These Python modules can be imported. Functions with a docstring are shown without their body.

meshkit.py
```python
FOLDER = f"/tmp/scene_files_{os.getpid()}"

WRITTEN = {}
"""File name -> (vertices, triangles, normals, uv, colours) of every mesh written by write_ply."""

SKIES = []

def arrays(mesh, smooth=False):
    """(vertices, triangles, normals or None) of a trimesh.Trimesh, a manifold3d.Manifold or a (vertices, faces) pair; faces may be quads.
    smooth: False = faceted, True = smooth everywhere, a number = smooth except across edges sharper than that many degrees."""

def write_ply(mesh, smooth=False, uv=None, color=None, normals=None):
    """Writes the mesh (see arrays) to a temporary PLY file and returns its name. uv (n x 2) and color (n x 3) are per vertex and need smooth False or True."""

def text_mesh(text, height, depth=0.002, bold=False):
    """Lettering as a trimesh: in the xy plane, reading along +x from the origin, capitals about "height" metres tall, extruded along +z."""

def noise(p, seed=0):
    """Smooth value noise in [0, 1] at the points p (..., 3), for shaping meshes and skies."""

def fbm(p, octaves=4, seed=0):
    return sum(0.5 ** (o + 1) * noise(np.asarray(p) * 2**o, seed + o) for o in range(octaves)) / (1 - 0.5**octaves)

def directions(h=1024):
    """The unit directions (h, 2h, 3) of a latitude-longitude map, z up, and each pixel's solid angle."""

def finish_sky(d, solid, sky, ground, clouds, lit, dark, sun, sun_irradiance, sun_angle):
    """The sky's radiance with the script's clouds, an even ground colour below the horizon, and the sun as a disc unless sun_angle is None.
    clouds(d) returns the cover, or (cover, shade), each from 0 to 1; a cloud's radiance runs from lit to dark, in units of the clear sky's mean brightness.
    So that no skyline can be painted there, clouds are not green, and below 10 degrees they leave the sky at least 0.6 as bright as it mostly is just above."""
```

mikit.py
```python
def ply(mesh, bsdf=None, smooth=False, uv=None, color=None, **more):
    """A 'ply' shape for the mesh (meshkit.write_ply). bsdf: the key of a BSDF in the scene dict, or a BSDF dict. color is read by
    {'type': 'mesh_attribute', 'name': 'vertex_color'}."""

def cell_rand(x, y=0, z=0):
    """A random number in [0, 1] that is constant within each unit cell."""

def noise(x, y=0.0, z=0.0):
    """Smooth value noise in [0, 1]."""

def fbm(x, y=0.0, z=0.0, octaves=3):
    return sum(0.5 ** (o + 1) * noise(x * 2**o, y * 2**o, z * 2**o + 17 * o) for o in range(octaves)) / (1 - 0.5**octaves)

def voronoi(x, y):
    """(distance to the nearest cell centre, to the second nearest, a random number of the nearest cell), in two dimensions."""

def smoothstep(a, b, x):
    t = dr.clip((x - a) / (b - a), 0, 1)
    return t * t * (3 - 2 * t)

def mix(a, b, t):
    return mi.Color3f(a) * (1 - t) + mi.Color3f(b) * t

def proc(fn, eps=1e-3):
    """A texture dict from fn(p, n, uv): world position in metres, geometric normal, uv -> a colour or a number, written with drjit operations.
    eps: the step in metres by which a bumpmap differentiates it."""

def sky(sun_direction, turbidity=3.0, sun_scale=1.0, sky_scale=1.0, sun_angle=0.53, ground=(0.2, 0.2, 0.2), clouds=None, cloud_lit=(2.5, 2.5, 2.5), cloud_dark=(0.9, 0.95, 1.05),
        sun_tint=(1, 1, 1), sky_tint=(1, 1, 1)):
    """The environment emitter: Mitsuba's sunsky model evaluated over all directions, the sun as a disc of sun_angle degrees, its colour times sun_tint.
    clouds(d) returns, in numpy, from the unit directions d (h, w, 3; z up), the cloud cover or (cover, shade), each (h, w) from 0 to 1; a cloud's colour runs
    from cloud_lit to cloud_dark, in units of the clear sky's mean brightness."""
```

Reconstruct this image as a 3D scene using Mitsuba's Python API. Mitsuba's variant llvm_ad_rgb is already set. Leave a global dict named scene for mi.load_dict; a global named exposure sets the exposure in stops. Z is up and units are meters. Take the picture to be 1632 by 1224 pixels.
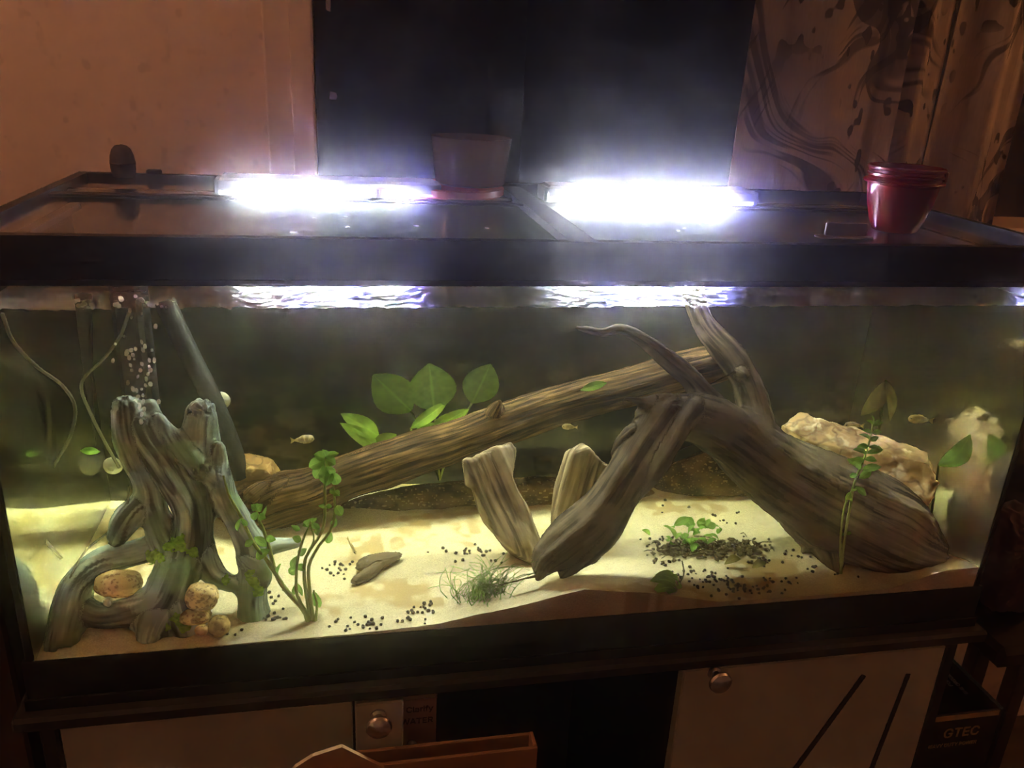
import math, random
import numpy as np, trimesh, manifold3d as m3, drjit as dr, mitsuba as mi, mikit, meshkit
from mikit import noise, fbm, voronoi, smoothstep, mix, cell_rand, proc
from shapely.geometry import Polygon, Point, box as sbox
T = mi.ScalarTransform4f
scene, labels = {}, {}

# ------------------------------------------------------------------ camera, lights, exposure
exposure = 9.0
F = 1326.0
EYE = np.array([0.3627, -0.8409, 0.7141])
YAW, PITCH, ROLL = 0.2111, 0.3642, 0.0540
FWD = np.array([math.sin(YAW)*math.cos(PITCH), math.cos(YAW)*math.cos(PITCH), -math.sin(PITCH)])
_r = np.cross(FWD, [0, 0, 1]); _r /= np.linalg.norm(_r); _u = np.cross(_r, FWD)
RIGHT = math.cos(ROLL)*_r + math.sin(ROLL)*_u
UP = -math.sin(ROLL)*_r + math.cos(ROLL)*_u
AIR = {'type': 'homogeneous', 'albedo': {'type': 'rgb', 'value': [.985, .985, 1.0]}, 'sigma_t': 0.16, 'phase': {'type': 'hg', 'g': 0.982}}
scene['camera'] = {'type': 'perspective', 'fov': 2*math.degrees(math.atan(816/F)), 'fov_axis': 'x', 'near_clip': .02, 'far_clip': 50,
                   'medium': AIR, 'to_world': T().look_at(origin=EYE.tolist(), target=(EYE+FWD).tolist(), up=UP.tolist())}
LED_WHITE, LED_BLUE = [1.95, 2.0, 2.2], [.45, .45, 2.5]
BULB = [.135, .062, .034]
BULB_FAR = [.10, .042, .016]

# tank measures in metres: outer frame W x D, rim top at H; the water makes its inside look shallower, IN is where the back seems to stand
W, D, H = 1.235, 0.457, 0.545
RIM, SKIRT, IN, LEVEL = 0.0477, 0.0656, 0.346, 0.474
FLOOR = -0.78
rng = np.random.default_rng(7)

def at(x, y, Y):
    """the point of the vertical plane at depth Y that the photograph shows at x, y"""
    d = FWD + (x-816)/F*RIGHT - (y-612)/F*UP
    return EYE + d*(Y-EYE[1])/d[1]

def on(x, y, z):
    """the same for the level plane at height z"""
    d = FWD + (x-816)/F*RIGHT - (y-612)/F*UP
    return EYE + d*(z-EYE[2])/d[2]

def size(px, p):
    """the length that covers px pixels at the point p"""
    return px*float((np.asarray(p)-EYE) @ FWD)/F

# ------------------------------------------------------------------ naming
def key_for(name):
    if not any(k == name or k.startswith(name + '__') for k in [*scene, *labels]):
        return name
    i = 1
    while any(k == f'{name}_{i:03d}' or k.startswith(f'{name}_{i:03d}__') for k in [*scene, *labels]):
        i += 1
    return f'{name}_{i:03d}'

def thing(name, label, category, group=None):
    k = key_for(name)
    labels[k] = {'label': label, 'category': category}
    if group: labels[k]['group'] = group
    return k

def put(name, shape, parent=None, label=None, category=None, group=None, kind=None):
    k = key_for(f'{parent}__{name}' if parent else name)
    scene[k] = shape
    e = {a: b for a, b in dict(label=label, category=category, group=group, kind=kind).items() if b}
    if e: labels[k] = e
    return k

# ------------------------------------------------------------------ mesh helpers
def tm(v, f): return trimesh.Trimesh(np.asarray(v, float), np.asarray(f, int), process=False)

def quads(n, m, close_u=False, close_v=False):
    i, j = np.meshgrid(np.arange(n if close_u else n-1), np.arange(m if close_v else m-1), indexing='ij')
    i, j = i.ravel(), j.ravel(); i2, j2 = (i+1) % n, (j+1) % m
    a, b, c, d = i*m+j, i2*m+j, i2*m+j2, i*m+j2
    return np.vstack([np.stack([a, b, c], 1), np.stack([a, c, d], 1)])

def rbox(x0, x1, y0, y1, z0, z1, r=.003):
    """a box with chamfered edges"""
    c = np.array([[(x0+x1)/2, (y0+y1)/2, (z0+z1)/2]]); h = np.array([x1-x0, y1-y0, z1-z0])/2
    r = min(r, *(h*.49)); pts = []
    for s in np.ndindex(2, 2, 2):
        s = np.array(s)*2-1
        for k in range(3):
            q = h-r; q = q.copy(); q[k] = h[k]
            pts.append(s*q)
    return trimesh.convex.convex_hull(np.array(pts)+c)

def sweep(pts, rad, sides=8, caps=True):
    """a round tube along points, with one radius per point"""
    p = np.asarray(pts, float); n = len(p); r = np.broadcast_to(np.asarray(rad, float), (n,))
    t = np.gradient(p, axis=0); t /= np.linalg.norm(t, axis=1, keepdims=True)+1e-12
    a = np.cross(t[0], [0, 0, 1.0] if abs(t[0, 2]) < .9 else [1.0, 0, 0]); A = []
    for k in range(n):
        a = a - t[k]*(a @ t[k]); a /= np.linalg.norm(a)+1e-12; A.append(a)
    A = np.array(A); B = np.cross(t, A); g = np.arange(sides)*2*np.pi/sides
    v = p[:, None] + r[:, None, None]*(np.cos(g)[None, :, None]*A[:, None]+np.sin(g)[None, :, None]*B[:, None])
    v = v.reshape(-1, 3); f = quads(n, sides, close_v=True)
    if caps:
        i = np.arange(sides)
        f = np.vstack([f, np.stack([i*0+n*sides, (i+1) % sides, i], 1)[:, [0, 2, 1]], np.stack([i*0+n*sides+1, (n-1)*sides+i, (n-1)*sides+(i+1) % sides], 1)])
        v = np.vstack([v, p[:1], p[-1:]])
        f = np.asarray(f)
    m = tm(v, f)
    if m.volume < 0: m.invert()
    return m

def spline(pts, n=24):
    """Catmull-Rom through points of any dimension"""
    p = np.asarray(pts, float)
    if len(p) == 2: return p[0]+(p[1]-p[0])*np.linspace(0, 1, n)[:, None]
    q = np.vstack([2*p[0]-p[1], p, 2*p[-1]-p[-2]]); out = []
    for u in np.linspace(0, len(p)-1-1e-9, n):
        i = int(u); t = u-i; a, b, c, d = q[i:i+4]
        out.append(.5*((2*b)+(c-a)*t+(2*a-5*b+4*c-d)*t*t+(3*b-a-3*c+d)*t**3))
    return np.array(out)

def lathe(profile, centre, seg=40):
    """profile of (radius, height) from bottom to top around a vertical axis"""
    pr = np.asarray(profile, float); g = np.arange(seg)*2*np.pi/seg
    v = np.stack([pr[:, :1]*np.cos(g), pr[:, :1]*np.sin(g), np.repeat(pr[:, 1:], seg, 1)], -1).reshape(-1, 3)+np.asarray(centre)
    m = tm(v, quads(len(pr), seg, close_v=True))
    if m.volume < 0: m.invert()
    return m

def cat(ms): return trimesh.util.concatenate(ms)

def surface_net(d, origin, h):
    """a mesh of the zero level of the grid d (vertices inside cells, joined as quads)"""
    s = d < 0
    c = [s[a:d.shape[0]-1+a, b:d.shape[1]-1+b, e:d.shape[2]-1+e] for a, b, e in np.ndindex(2, 2, 2)]
    tot = sum(x.astype(np.int8) for x in c); act = (tot > 0) & (tot < 8)
    idx = -np.ones(act.shape, int); I = np.argwhere(act); idx[act] = np.arange(len(I))
    val = np.stack([d[I[:, 0]+a, I[:, 1]+b, I[:, 2]+e] for a, b, e in np.ndindex(2, 2, 2)], 1)
    off = np.array(list(np.ndindex(2, 2, 2)), float); acc, cnt = np.zeros((len(I), 3)), np.zeros((len(I), 1))
    for i in range(8):
        for j in range(i+1, 8):
            if np.abs(off[i]-off[j]).sum() == 1:
                a, b = val[:, i], val[:, j]; m = ((a < 0) != (b < 0))
                t = np.where(m, a/np.where(m, a-b, 1), 0)[:, None]
                acc += m[:, None]*(off[i]+t*(off[j]-off[i])); cnt += m[:, None]
    v = (I+acc/cnt)*h+origin; F_ = []
    for ax in range(3):
        sl0 = [slice(None)]*3; sl1 = [slice(None)]*3; sl0[ax] = slice(0, -1); sl1[ax] = slice(1, None)
        ch = s[tuple(sl0)] != s[tuple(sl1)]; E = np.argwhere(ch)
        b, c_ = (ax+1) % 3, (ax+2) % 3
        ok = (E[:, b] > 0) & (E[:, c_] > 0) & (E[:, b] < d.shape[b]-1) & (E[:, c_] < d.shape[c_]-1); E = E[ok]
        def cell(db, dc):
            q = E.copy(); q[:, b] += db; q[:, c_] += dc; return idx[q[:, 0], q[:, 1], q[:, 2]]
        q = np.stack([cell(-1, -1), cell(0, -1), cell(0, 0), cell(-1, 0)], 1)
        flip = ~s[E[:, 0], E[:, 1], E[:, 2]]; q[flip] = q[flip][:, ::-1]; F_.append(q)
    q = np.vstack(F_)
    return v, np.vstack([q[:, [0, 1, 2]], q[:, [0, 2, 3]]])

def limbs(chains, h=.003, k=.006, cut=None, grain=.0012, lump=.004, freq=(14, 190), seed=0, taubin=4, drop=None, ridge=.003, ends=.006, swell=0.0):
    """One continuous wooden body. chains: lists of (x, y, Y, radius in pixels) through the limb's axis in the photograph, or of points with radius in metres
    (dict(p=, r=, flat=(axis, factor))). Returns the mesh and the grain coordinates (along, around) of its vertices."""
    segs = []
    for ci, ch in enumerate(chains):
        flat = None
        if isinstance(ch, dict): pr = np.hstack([np.asarray(ch['p'], float), np.asarray(ch['r'], float)[:, None]]); flat = ch.get('flat')
        else:
            pr = []
            for x, y, Y, rp in ch:
                q = at(x, y, Y); pr.append([*q, size(rp, q)])
            pr = np.array(pr)
        pr = spline(pr, max(2, 5*(len(pr)-1)+1)); pr[:, 3] = np.maximum(pr[:, 3], .0015)
        run = rng_seed(seed+ci).uniform(0, 5)
        for a, b in zip(pr[:-1], pr[1:]):
            L = np.linalg.norm(b[:3]-a[:3])+1e-9; segs.append((a, b, run, L, flat, ci, a is pr[0] or (a[:3] == pr[0, :3]).all(), (b[:3] == pr[-1, :3]).all())); run += L
    def dist(P, s):
        a, b, run, L, flat, ci = s[:6]; ab = b[:3]-a[:3]
        t = np.clip(((P-a[:3]) @ ab)/(L*L), 0, 1); q = P-a[:3]-t[..., None]*ab; r = a[3]+(b[3]-a[3])*t
        if flat is not None:
            ax = np.asarray(flat[0], float); ax = ax/np.linalg.norm(ax); q = q+(q @ ax)[..., None]*ax*(flat[1]-1)
        return np.linalg.norm(q, axis=-1)-r, t, q, r
    pad = 5*k+2*h
    lo = np.min([np.minimum(s[0][:3]-s[0][3], s[1][:3]-s[1][3]) for s in segs], 0)-pad
    hi = np.max([np.maximum(s[0][:3]+s[0][3], s[1][:3]+s[1][3]) for s in segs], 0)+pad
    n = np.ceil((hi-lo)/h).astype(int)+1; S = np.zeros(n)
    ax = [lo[i]+np.arange(n[i])*h for i in range(3)]
    for c_ in range(len(chains)):
        mine = [s for s in segs if s[5] == c_]
        l = np.min([np.minimum(s[0][:3]-s[0][3], s[1][:3]-s[1][3]) for s in mine], 0)-pad; u = np.max([np.maximum(s[0][:3]+s[0][3], s[1][:3]+s[1][3]) for s in mine], 0)+pad
        j0 = np.maximum(((l-lo)/h).astype(int), 0); j1 = np.minimum(((u-lo)/h).astype(int)+2, n); near = np.full(j1-j0, 1.0)
        for s in mine:
            l = np.minimum(s[0][:3]-s[0][3], s[1][:3]-s[1][3])-pad; u = np.maximum(s[0][:3]+s[0][3], s[1][:3]+s[1][3])+pad
            i0 = np.maximum(((l-lo)/h).astype(int), 0); i1 = np.minimum(((u-lo)/h).astype(int)+2, n)
            g = np.stack(np.meshgrid(*[ax[i][i0[i]:i1[i]] for i in range(3)], indexing='ij'), -1)
            sl = tuple(slice(i0[i]-j0[i], i1[i]-j0[i]) for i in range(3)); near[sl] = np.minimum(near[sl], dist(g, s)[0])
        S[tuple(slice(j0[i], j1[i]) for i in range(3))] += np.exp(np.clip(-near/k, -60, 60))
    d = -k*np.log(S+1e-30)-swell
    if cut is not None: d = np.maximum(d, cut(np.stack(np.meshgrid(*ax, indexing='ij'), -1)))
    v, f = surface_net(d, lo, h); m = tm(v, f)
    if m.volume < 0: m.invert()
    big = max(m.split(only_watertight=False), key=lambda q: len(q.faces)) if drop is None else m
    m = tm(big.vertices, big.faces); trimesh.smoothing.filter_taubin(m, iterations=taubin)
    V = np.array(m.vertices); best = np.full(len(V), 9.0); uv = np.zeros((len(V), 2)); rr = np.zeros(len(V)); tip = np.zeros(len(V)); per = {}
    for s in segs:
        dd, t, q, r = dist(V, s); w = dd < best
        tt = (s[1][:3]-s[0][:3])/s[3]; e1 = -FWD-tt*(-FWD @ tt); e1 = e1/(np.linalg.norm(e1)+1e-9); e2 = np.cross(tt, e1)
        ang = np.arctan2(q @ e2, q @ e1)
        tip[w] = 0; tip[w & (((t <= 0) & s[6]) | ((t >= 1) & s[7]))] = 1
        per[s[5]] = np.minimum(per.get(s[5], 9.0), dd)
        best[w] = dd[w]; uv[w] = np.stack([s[2]+t*s[3], ang*np.maximum(r, .004)+3.7*s[5]], -1)[w]; rr[w] = r[w]
    N = np.array(m.vertex_normals); amp = np.clip(rr/.02, .15, 1)
    if len(per) > 1:
        two = np.sort(np.array(list(per.values())), 0)[:2]; amp = amp*np.clip((two[1]-two[0])/.007, .12, 1)
    g = meshkit.fbm(np.stack([uv[:, 0]*freq[0], uv[:, 1]*freq[1], 0*rr+seed], -1), 3, seed)-.5
    b = meshkit.fbm(V*26+seed*3.1, 3, seed+9)-.5
    c = meshkit.fbm(np.stack([uv[:, 0]*7, uv[:, 1]*55, 0*rr+seed+5], -1), 2, seed+3)-.5
    jag = np.abs(meshkit.fbm(V*130, 2, seed+7)-.5)*2
    m.vertices = V+N*(amp*(2*grain*g+2*lump*b+2*ridge*c)-ends*np.clip(rr/.02, 0, 1)*tip*jag)[:, None]
    return m, uv

def plank(outline, Ytop, Ybot, thick, seed, h=.0026, grain=.003, bow=.0):
    """A weathered slab: the outline (pixels) stands in a plane leaning from depth Ytop to Ybot and gets a thickness, rounded edges and lengthwise relief."""
    ys = [q[1] for q in outline]; P = np.array([at(x, y, Ytop+(Ybot-Ytop)*(y-min(ys))/(max(ys)-min(ys))) for x, y in outline]); c = P.mean(0)
    _, _, vt = np.linalg.svd(P-c); a, b, n = vt
    if n @ FWD < 0: n = -n
    pu, pv = (P-c) @ a, (P-c) @ b; poly = Polygon(np.stack([pu, pv], 1)).buffer(0)
    u = np.arange(pu.min()-.012, pu.max()+.012, h); v = np.arange(pv.min()-.012, pv.max()+.012, h); w = np.arange(-thick/2-.010, thick/2+.010, h)
    import shapely
    UU, VV = np.meshgrid(u, v, indexing='ij'); pt = shapely.points(UU, VV)
    d2 = np.where(shapely.contains(poly, pt), -1, 1)*shapely.distance(poly.exterior, pt)
    dw = np.abs(w[None, None]+bow*(VV/np.ptp(pv))[..., None]**2)-thick/2*(1-.25*(meshkit.noise(np.stack([UU*20, VV*60, UU*0], -1), seed))[..., None])
    e = .006; x, y = d2[..., None]+e, dw+e
    d = np.minimum(np.maximum(x, y), 0)+np.sqrt(np.maximum(x, 0)**2+np.maximum(y, 0)**2)-e
    V, f = surface_net(d, np.array([u[0], v[0], w[0]]), h); m = tm(V, f); trimesh.smoothing.filter_taubin(m, iterations=1)
    if m.volume < 0: m.invert()
    V = np.array(m.vertices); N = np.array(m.vertex_normals); uv = np.stack([V[:, 0], V[:, 1]+V[:, 2]*.8], 1)
    g = meshkit.fbm(np.stack([uv[:, 0]*9, uv[:, 1]*120, 0*uv[:, 0]+seed], -1), 3, seed)-.5; cr = np.clip(meshkit.noise(np.stack([uv[:, 0]*7, uv[:, 1]*75, 0*uv[:, 0]], -1), seed+5)-.62, 0, 1)
    V = V+N*(2*grain*g-.012*cr+.004*(meshkit.fbm(V*30, 2, seed)-.5))[:, None]
    m.vertices = c+V[:, :1]*a+V[:, 1:2]*b+V[:, 2:]*n
    if m.volume < 0: m.invert()
    return m, uv

def rng_seed(s): return np.random.default_rng(int(s)+1000)

def wood(name, mesh_uv, bsdf, **kw):
    m, uv = mesh_uv
    return put(name, mikit.ply(m, bsdf, smooth=True, uv=uv), **kw)

def rock(outline, Y, thick, seed, rough=.12, res=.006, detail=40, facets=7):
    """A broken stone: the outline (pixels, with an optional depth each) given thickness, cut by a few planes and roughened."""
    r = rng_seed(seed); pts = []
    o = [at(*q[:2], q[2] if len(q) > 2 else Y) for q in outline]; c = np.mean(o, 0)
    for q in o:
        pts += [q, c+(q-c)*r.uniform(.72, .92)+np.array([0, -thick*r.uniform(.35, .55), 0]), c+(q-c)*r.uniform(.72, .92)+np.array([0, thick*r.uniform(.3, .5), 0])]
    h = m3.Manifold.hull_points(np.array(pts)).refine_to_length(res); mm = h.to_mesh()
    m = trimesh.Trimesh(mm.vert_properties[:, :3], mm.tri_verts, process=True); V = np.array(m.vertices); N = np.array(m.vertex_normals)
    s = np.ptp(V, 0).max()
    V = np.array(m.vertices)
    st_ = np.floor(meshkit.fbm(V*7/s*2+seed*2, 2, seed+2)*7)/7-.5
    d = (meshkit.fbm(V*9/s*2+seed, 3, seed)-.5)*rough*s*.7+st_*rough*s*.5 + (np.abs(meshkit.fbm(V*detail+seed, 3, seed+4)-.5)-.15)*rough*s*.35
    m.vertices = V+N*d[:, None]
    return m

def pebble(c, radii, seed, tilt=0, bumps=.12, sub=3):
    m = trimesh.creation.icosphere(sub); V = np.array(m.vertices)
    V = np.sign(V)*np.abs(V)**.86
    V = V*(1+bumps*2*(meshkit.fbm(V*1.6+seed*5, 3, seed)-.5))[:, None]*np.asarray(radii)
    m.vertices = V; m.apply_transform(trimesh.transformations.rotation_matrix(tilt, [0, 1, 0])); m.apply_translation(c)
    return m
# ------------------------------------------------------------------ materials
def M(name, rgb, rough=.5, **kw):
    col = rgb if isinstance(rgb, dict) else {'type': 'rgb', 'value': list(rgb)}
    scene[name] = {'type': 'principled', 'base_color': col, 'roughness': rough, **kw}
    return name

def bumped(name, rgb, rough, fn, height, eps=4e-4, **kw):
    col = rgb if isinstance(rgb, dict) else {'type': 'rgb', 'value': list(rgb)}
    scene[name] = {'type': 'bumpmap', 'arbitrary': proc(fn, eps), 'scale': height, 'bsdf': {'type': 'principled', 'base_color': col, 'roughness': rough, **kw}}
    return name

def grain_of(uv, a=16, b=260):
    return fbm(uv.x*a, uv.y*b, 0, 3)

def wood_fn(dark, mid, light, a=16, b=330, stain=None):
    def f(p, n, uv):
        g = grain_of(uv, a, b); w = fbm(p.x*30, p.y*30, p.z*30, 2)
        c = mix(mix(dark, mid, smoothstep(.25, .52, g)), light, smoothstep(.5, .78, g*.6+w*.4))
        crack = smoothstep(.60, .70, noise(uv.x*a*.7+31, uv.y*b*.45))*smoothstep(.4, .6, noise(uv.x*9, uv.y*30+7))
        c = c*(1-.6*crack)
        if stain is not None: c = mix(c, stain, .8*smoothstep(.55, .7, fbm(p.x*22+9, p.y*22, p.z*22, 3)))
        return c
    return f

def wood_relief(a=16, b=330):
    def f(p, n, uv):
        crack = smoothstep(.60, .70, noise(uv.x*a*.7+31, uv.y*b*.45))*smoothstep(.4, .6, noise(uv.x*9, uv.y*30+7))
        return grain_of(uv, a, b)-.8*crack
    return f

bumped('mat_log', proc(wood_fn([.022, .012, .004], [.074, .042, .014], [.22, .135, .05])), .75, wood_relief(), .0016, specular=.25)
bumped('mat_driftwood', proc(wood_fn([.036, .026, .013], [.105, .078, .042], [.195, .150, .083], 12, 170, [.135, .098, .052])), .7, wood_relief(12, 170), .0009, specular=.3)
bumped('mat_stump', proc(wood_fn([.16, .12, .07], [.38, .31, .19], [.62, .54, .37], 12, 150)), .8, wood_relief(12, 150), .0022, specular=.2)
bumped('mat_resin', proc(wood_fn([.075, .085, .066], [.26, .31, .26], [.57, .65, .56], 16, 210, [.18, .27, .12])), .7, wood_relief(20, 210), .0020, specular=.25)
def mulm_fn(p, n, uv):
    s = noise(p.x*330, p.y*330, p.z*330); w = fbm(p.x*45, p.y*45, p.z*45, 3)
    return mix(mix([.05, .035, .012], [.20, .13, .045], smoothstep(.3, .65, w)), [.45, .34, .17], smoothstep(.66, .85, s)*.8)
bumped('mat_mulm', proc(mulm_fn), .9, lambda p, n, uv: noise(p.x*330, p.y*330, p.z*330)+fbm(p.x*80, p.y*80, p.z*80, 2), .0012, specular=.15)
def sand_fn(p, n, uv):
    s = noise(p.x*900, p.y*900, p.z*900)
    a = fbm(p.x*13+3, p.y*17+5, 2, 4); t = smoothstep(.50, .68, a)*.75
    c = mix([.52, .45, .29], [.71, .64, .45], s)
    return mix(c, [.40, .28, .11], t*smoothstep(.25, .6, noise(p.x*70, p.y*70)))
bumped('mat_sand', proc(sand_fn), .9, lambda p, n, uv: noise(p.x*800, p.y*800, p.z*800)*.6+fbm(p.x*90, p.y*90, 0, 3), .0016, specular=.1)
def rock_fn(a, b, c, d):
    def f(p, n, uv):
        w = fbm(p.x*24, p.y*24, p.z*24, 4); v = fbm(p.x*75, p.y*75, p.z*75, 3); e = smoothstep(.07, .0, dr.abs(fbm(p.x*40+7, p.y*40, p.z*40, 3)-.5))
        return mix(mix(mix(a, b, smoothstep(.35, .6, w)), c, smoothstep(.5, .7, v)), d, e*.55)
    return f
bumped('mat_rock', proc(rock_fn([.36, .21, .08], [.62, .45, .24], [.80, .68, .46], [.22, .11, .04])), .8, lambda p, n, uv: fbm(p.x*70, p.y*70, p.z*70, 4), .004, specular=.2)
bumped('mat_rock_brown', proc(rock_fn([.22, .13, .045], [.40, .25, .09], [.50, .36, .17], [.12, .07, .03])), .85, lambda p, n, uv: fbm(p.x*60, p.y*60, p.z*60, 4), .005, specular=.15)
def stone_fn(p, n, uv):
    w = fbm(p.x*70, p.y*70, p.z*70, 3); sp = smoothstep(.58, .70, fbm(p.x*330, p.y*330, p.z*260, 2)); big = smoothstep(.55, .68, fbm(p.x*120+4, p.y*120, p.z*120, 3))
    return mix(mix([.48, .34, .12], [.72, .58, .27], smoothstep(.35, .65, w)), [.20, .11, .035], dr.clip(sp*.6+big*.55, 0, .85))
bumped('mat_stone', proc(stone_fn), .75, lambda p, n, uv: fbm(p.x*130, p.y*130, p.z*130, 3), .0015, specular=.25)
def moss_fn(p, n, uv):
    return mix([.09, .17, .02], [.32, .50, .07], fbm(p.x*260, p.y*260, p.z*260, 2))
bumped('mat_moss', proc(moss_fn), .95, lambda p, n, uv: fbm(p.x*300, p.y*300, p.z*300, 2), .003, specular=.1)

def leafy(name, lo, hi, trans=.7):
    def f(p, n, uv):
        rib = smoothstep(.06, .0, dr.abs(uv.y-.5))
        return mix(mix(lo, hi, fbm(p.x*120, p.y*120, p.z*120, 2)), [c*1.25 for c in hi], rib*.6)
    scene[name] = {'type': 'principledthin', 'base_color': proc(f), 'roughness': .4, 'diff_trans': trans, 'eta': 1.3}
    return name
leafy('mat_leaf', [.17, .34, .05], [.30, .50, .10])
leafy('mat_leaf_bright', [.26, .46, .05], [.42, .62, .11], .9)
leafy('mat_leaf_old', [.17, .16, .045], [.28, .25, .09])
M('mat_stem', [.30, .36, .09], .5)
M('mat_grass', [.22, .40, .07], .5)
M('mat_stem_old', [.17, .15, .06], .6)

M('mat_frame', [.010, .010, .010], .5, specular=.3)
M('mat_hinge', [.010, .009, .009], .55, specular=.3)
M('mat_silicone', [.012, .011, .009], .35)
scene['mat_glass'] = {'type': 'thindielectric', 'int_ior': 1.5}
scene['mat_side_glass'] = {'type': 'conductor', 'material': 'none', 'specular_reflectance': {'type': 'rgb', 'value': [.80, .82, .78]}}     # under water the end panes mirror (total reflection)
scene['mat_surface'] = {'type': 'thindielectric', 'int_ior': 1.33}
scene['mat_boundary'] = {'type': 'null'}
scene['mat_bubble'] = {'type': 'thindielectric', 'int_ior': 2.4}
def back_fn(p, n, uv):
    w = fbm(p.x*7, p.z*9, 3, 3); s = fbm(p.x*26, p.z*34, 5, 3)
    c = mix([.005, .007, .003], [.018, .022, .007], smoothstep(.35, .65, w))
    return mix(c, [.055, .045, .014], smoothstep(.5, .75, s)*smoothstep(.33, .12, p.z))
scene['mat_back'] = {'type': 'principled', 'base_color': proc(back_fn), 'roughness': .12, 'specular': .5}
M('mat_black_plastic', [.012, .012, .013], .4)
M('mat_tube_dark', [.020, .020, .020], .45)
scene['mat_tubing'] = {'type': 'blendbsdf', 'weight': .22, 'a': {'type': 'thindielectric', 'int_ior': 1.5}, 'b': {'type': 'twosided', 'b': {'type': 'principled', 'base_color': {'type': 'rgb', 'value': [.45, .44, .30]}, 'roughness': .2}}}
M('mat_white_cup', [.55, .55, .45], .35)
M('mat_fish', proc(lambda p, n, uv: mix([.30, .24, .10], [.55, .46, .24], smoothstep(.35, .6, fbm(p.x*300, p.y*80, p.z*120, 2)))), .35)
scene['mat_fin'] = {'type': 'principledthin', 'base_color': {'type': 'rgb', 'value': [.45, .36, .15]}, 'roughness': .4, 'diff_trans': 1.0}
M('mat_eye', [.01, .01, .01], .15)
M('mat_pellet', [.035, .024, .016], .7)
M('mat_debris', [.09, .065, .03], .9)
M('mat_bark', [.115, .085, .055], .85)
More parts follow.
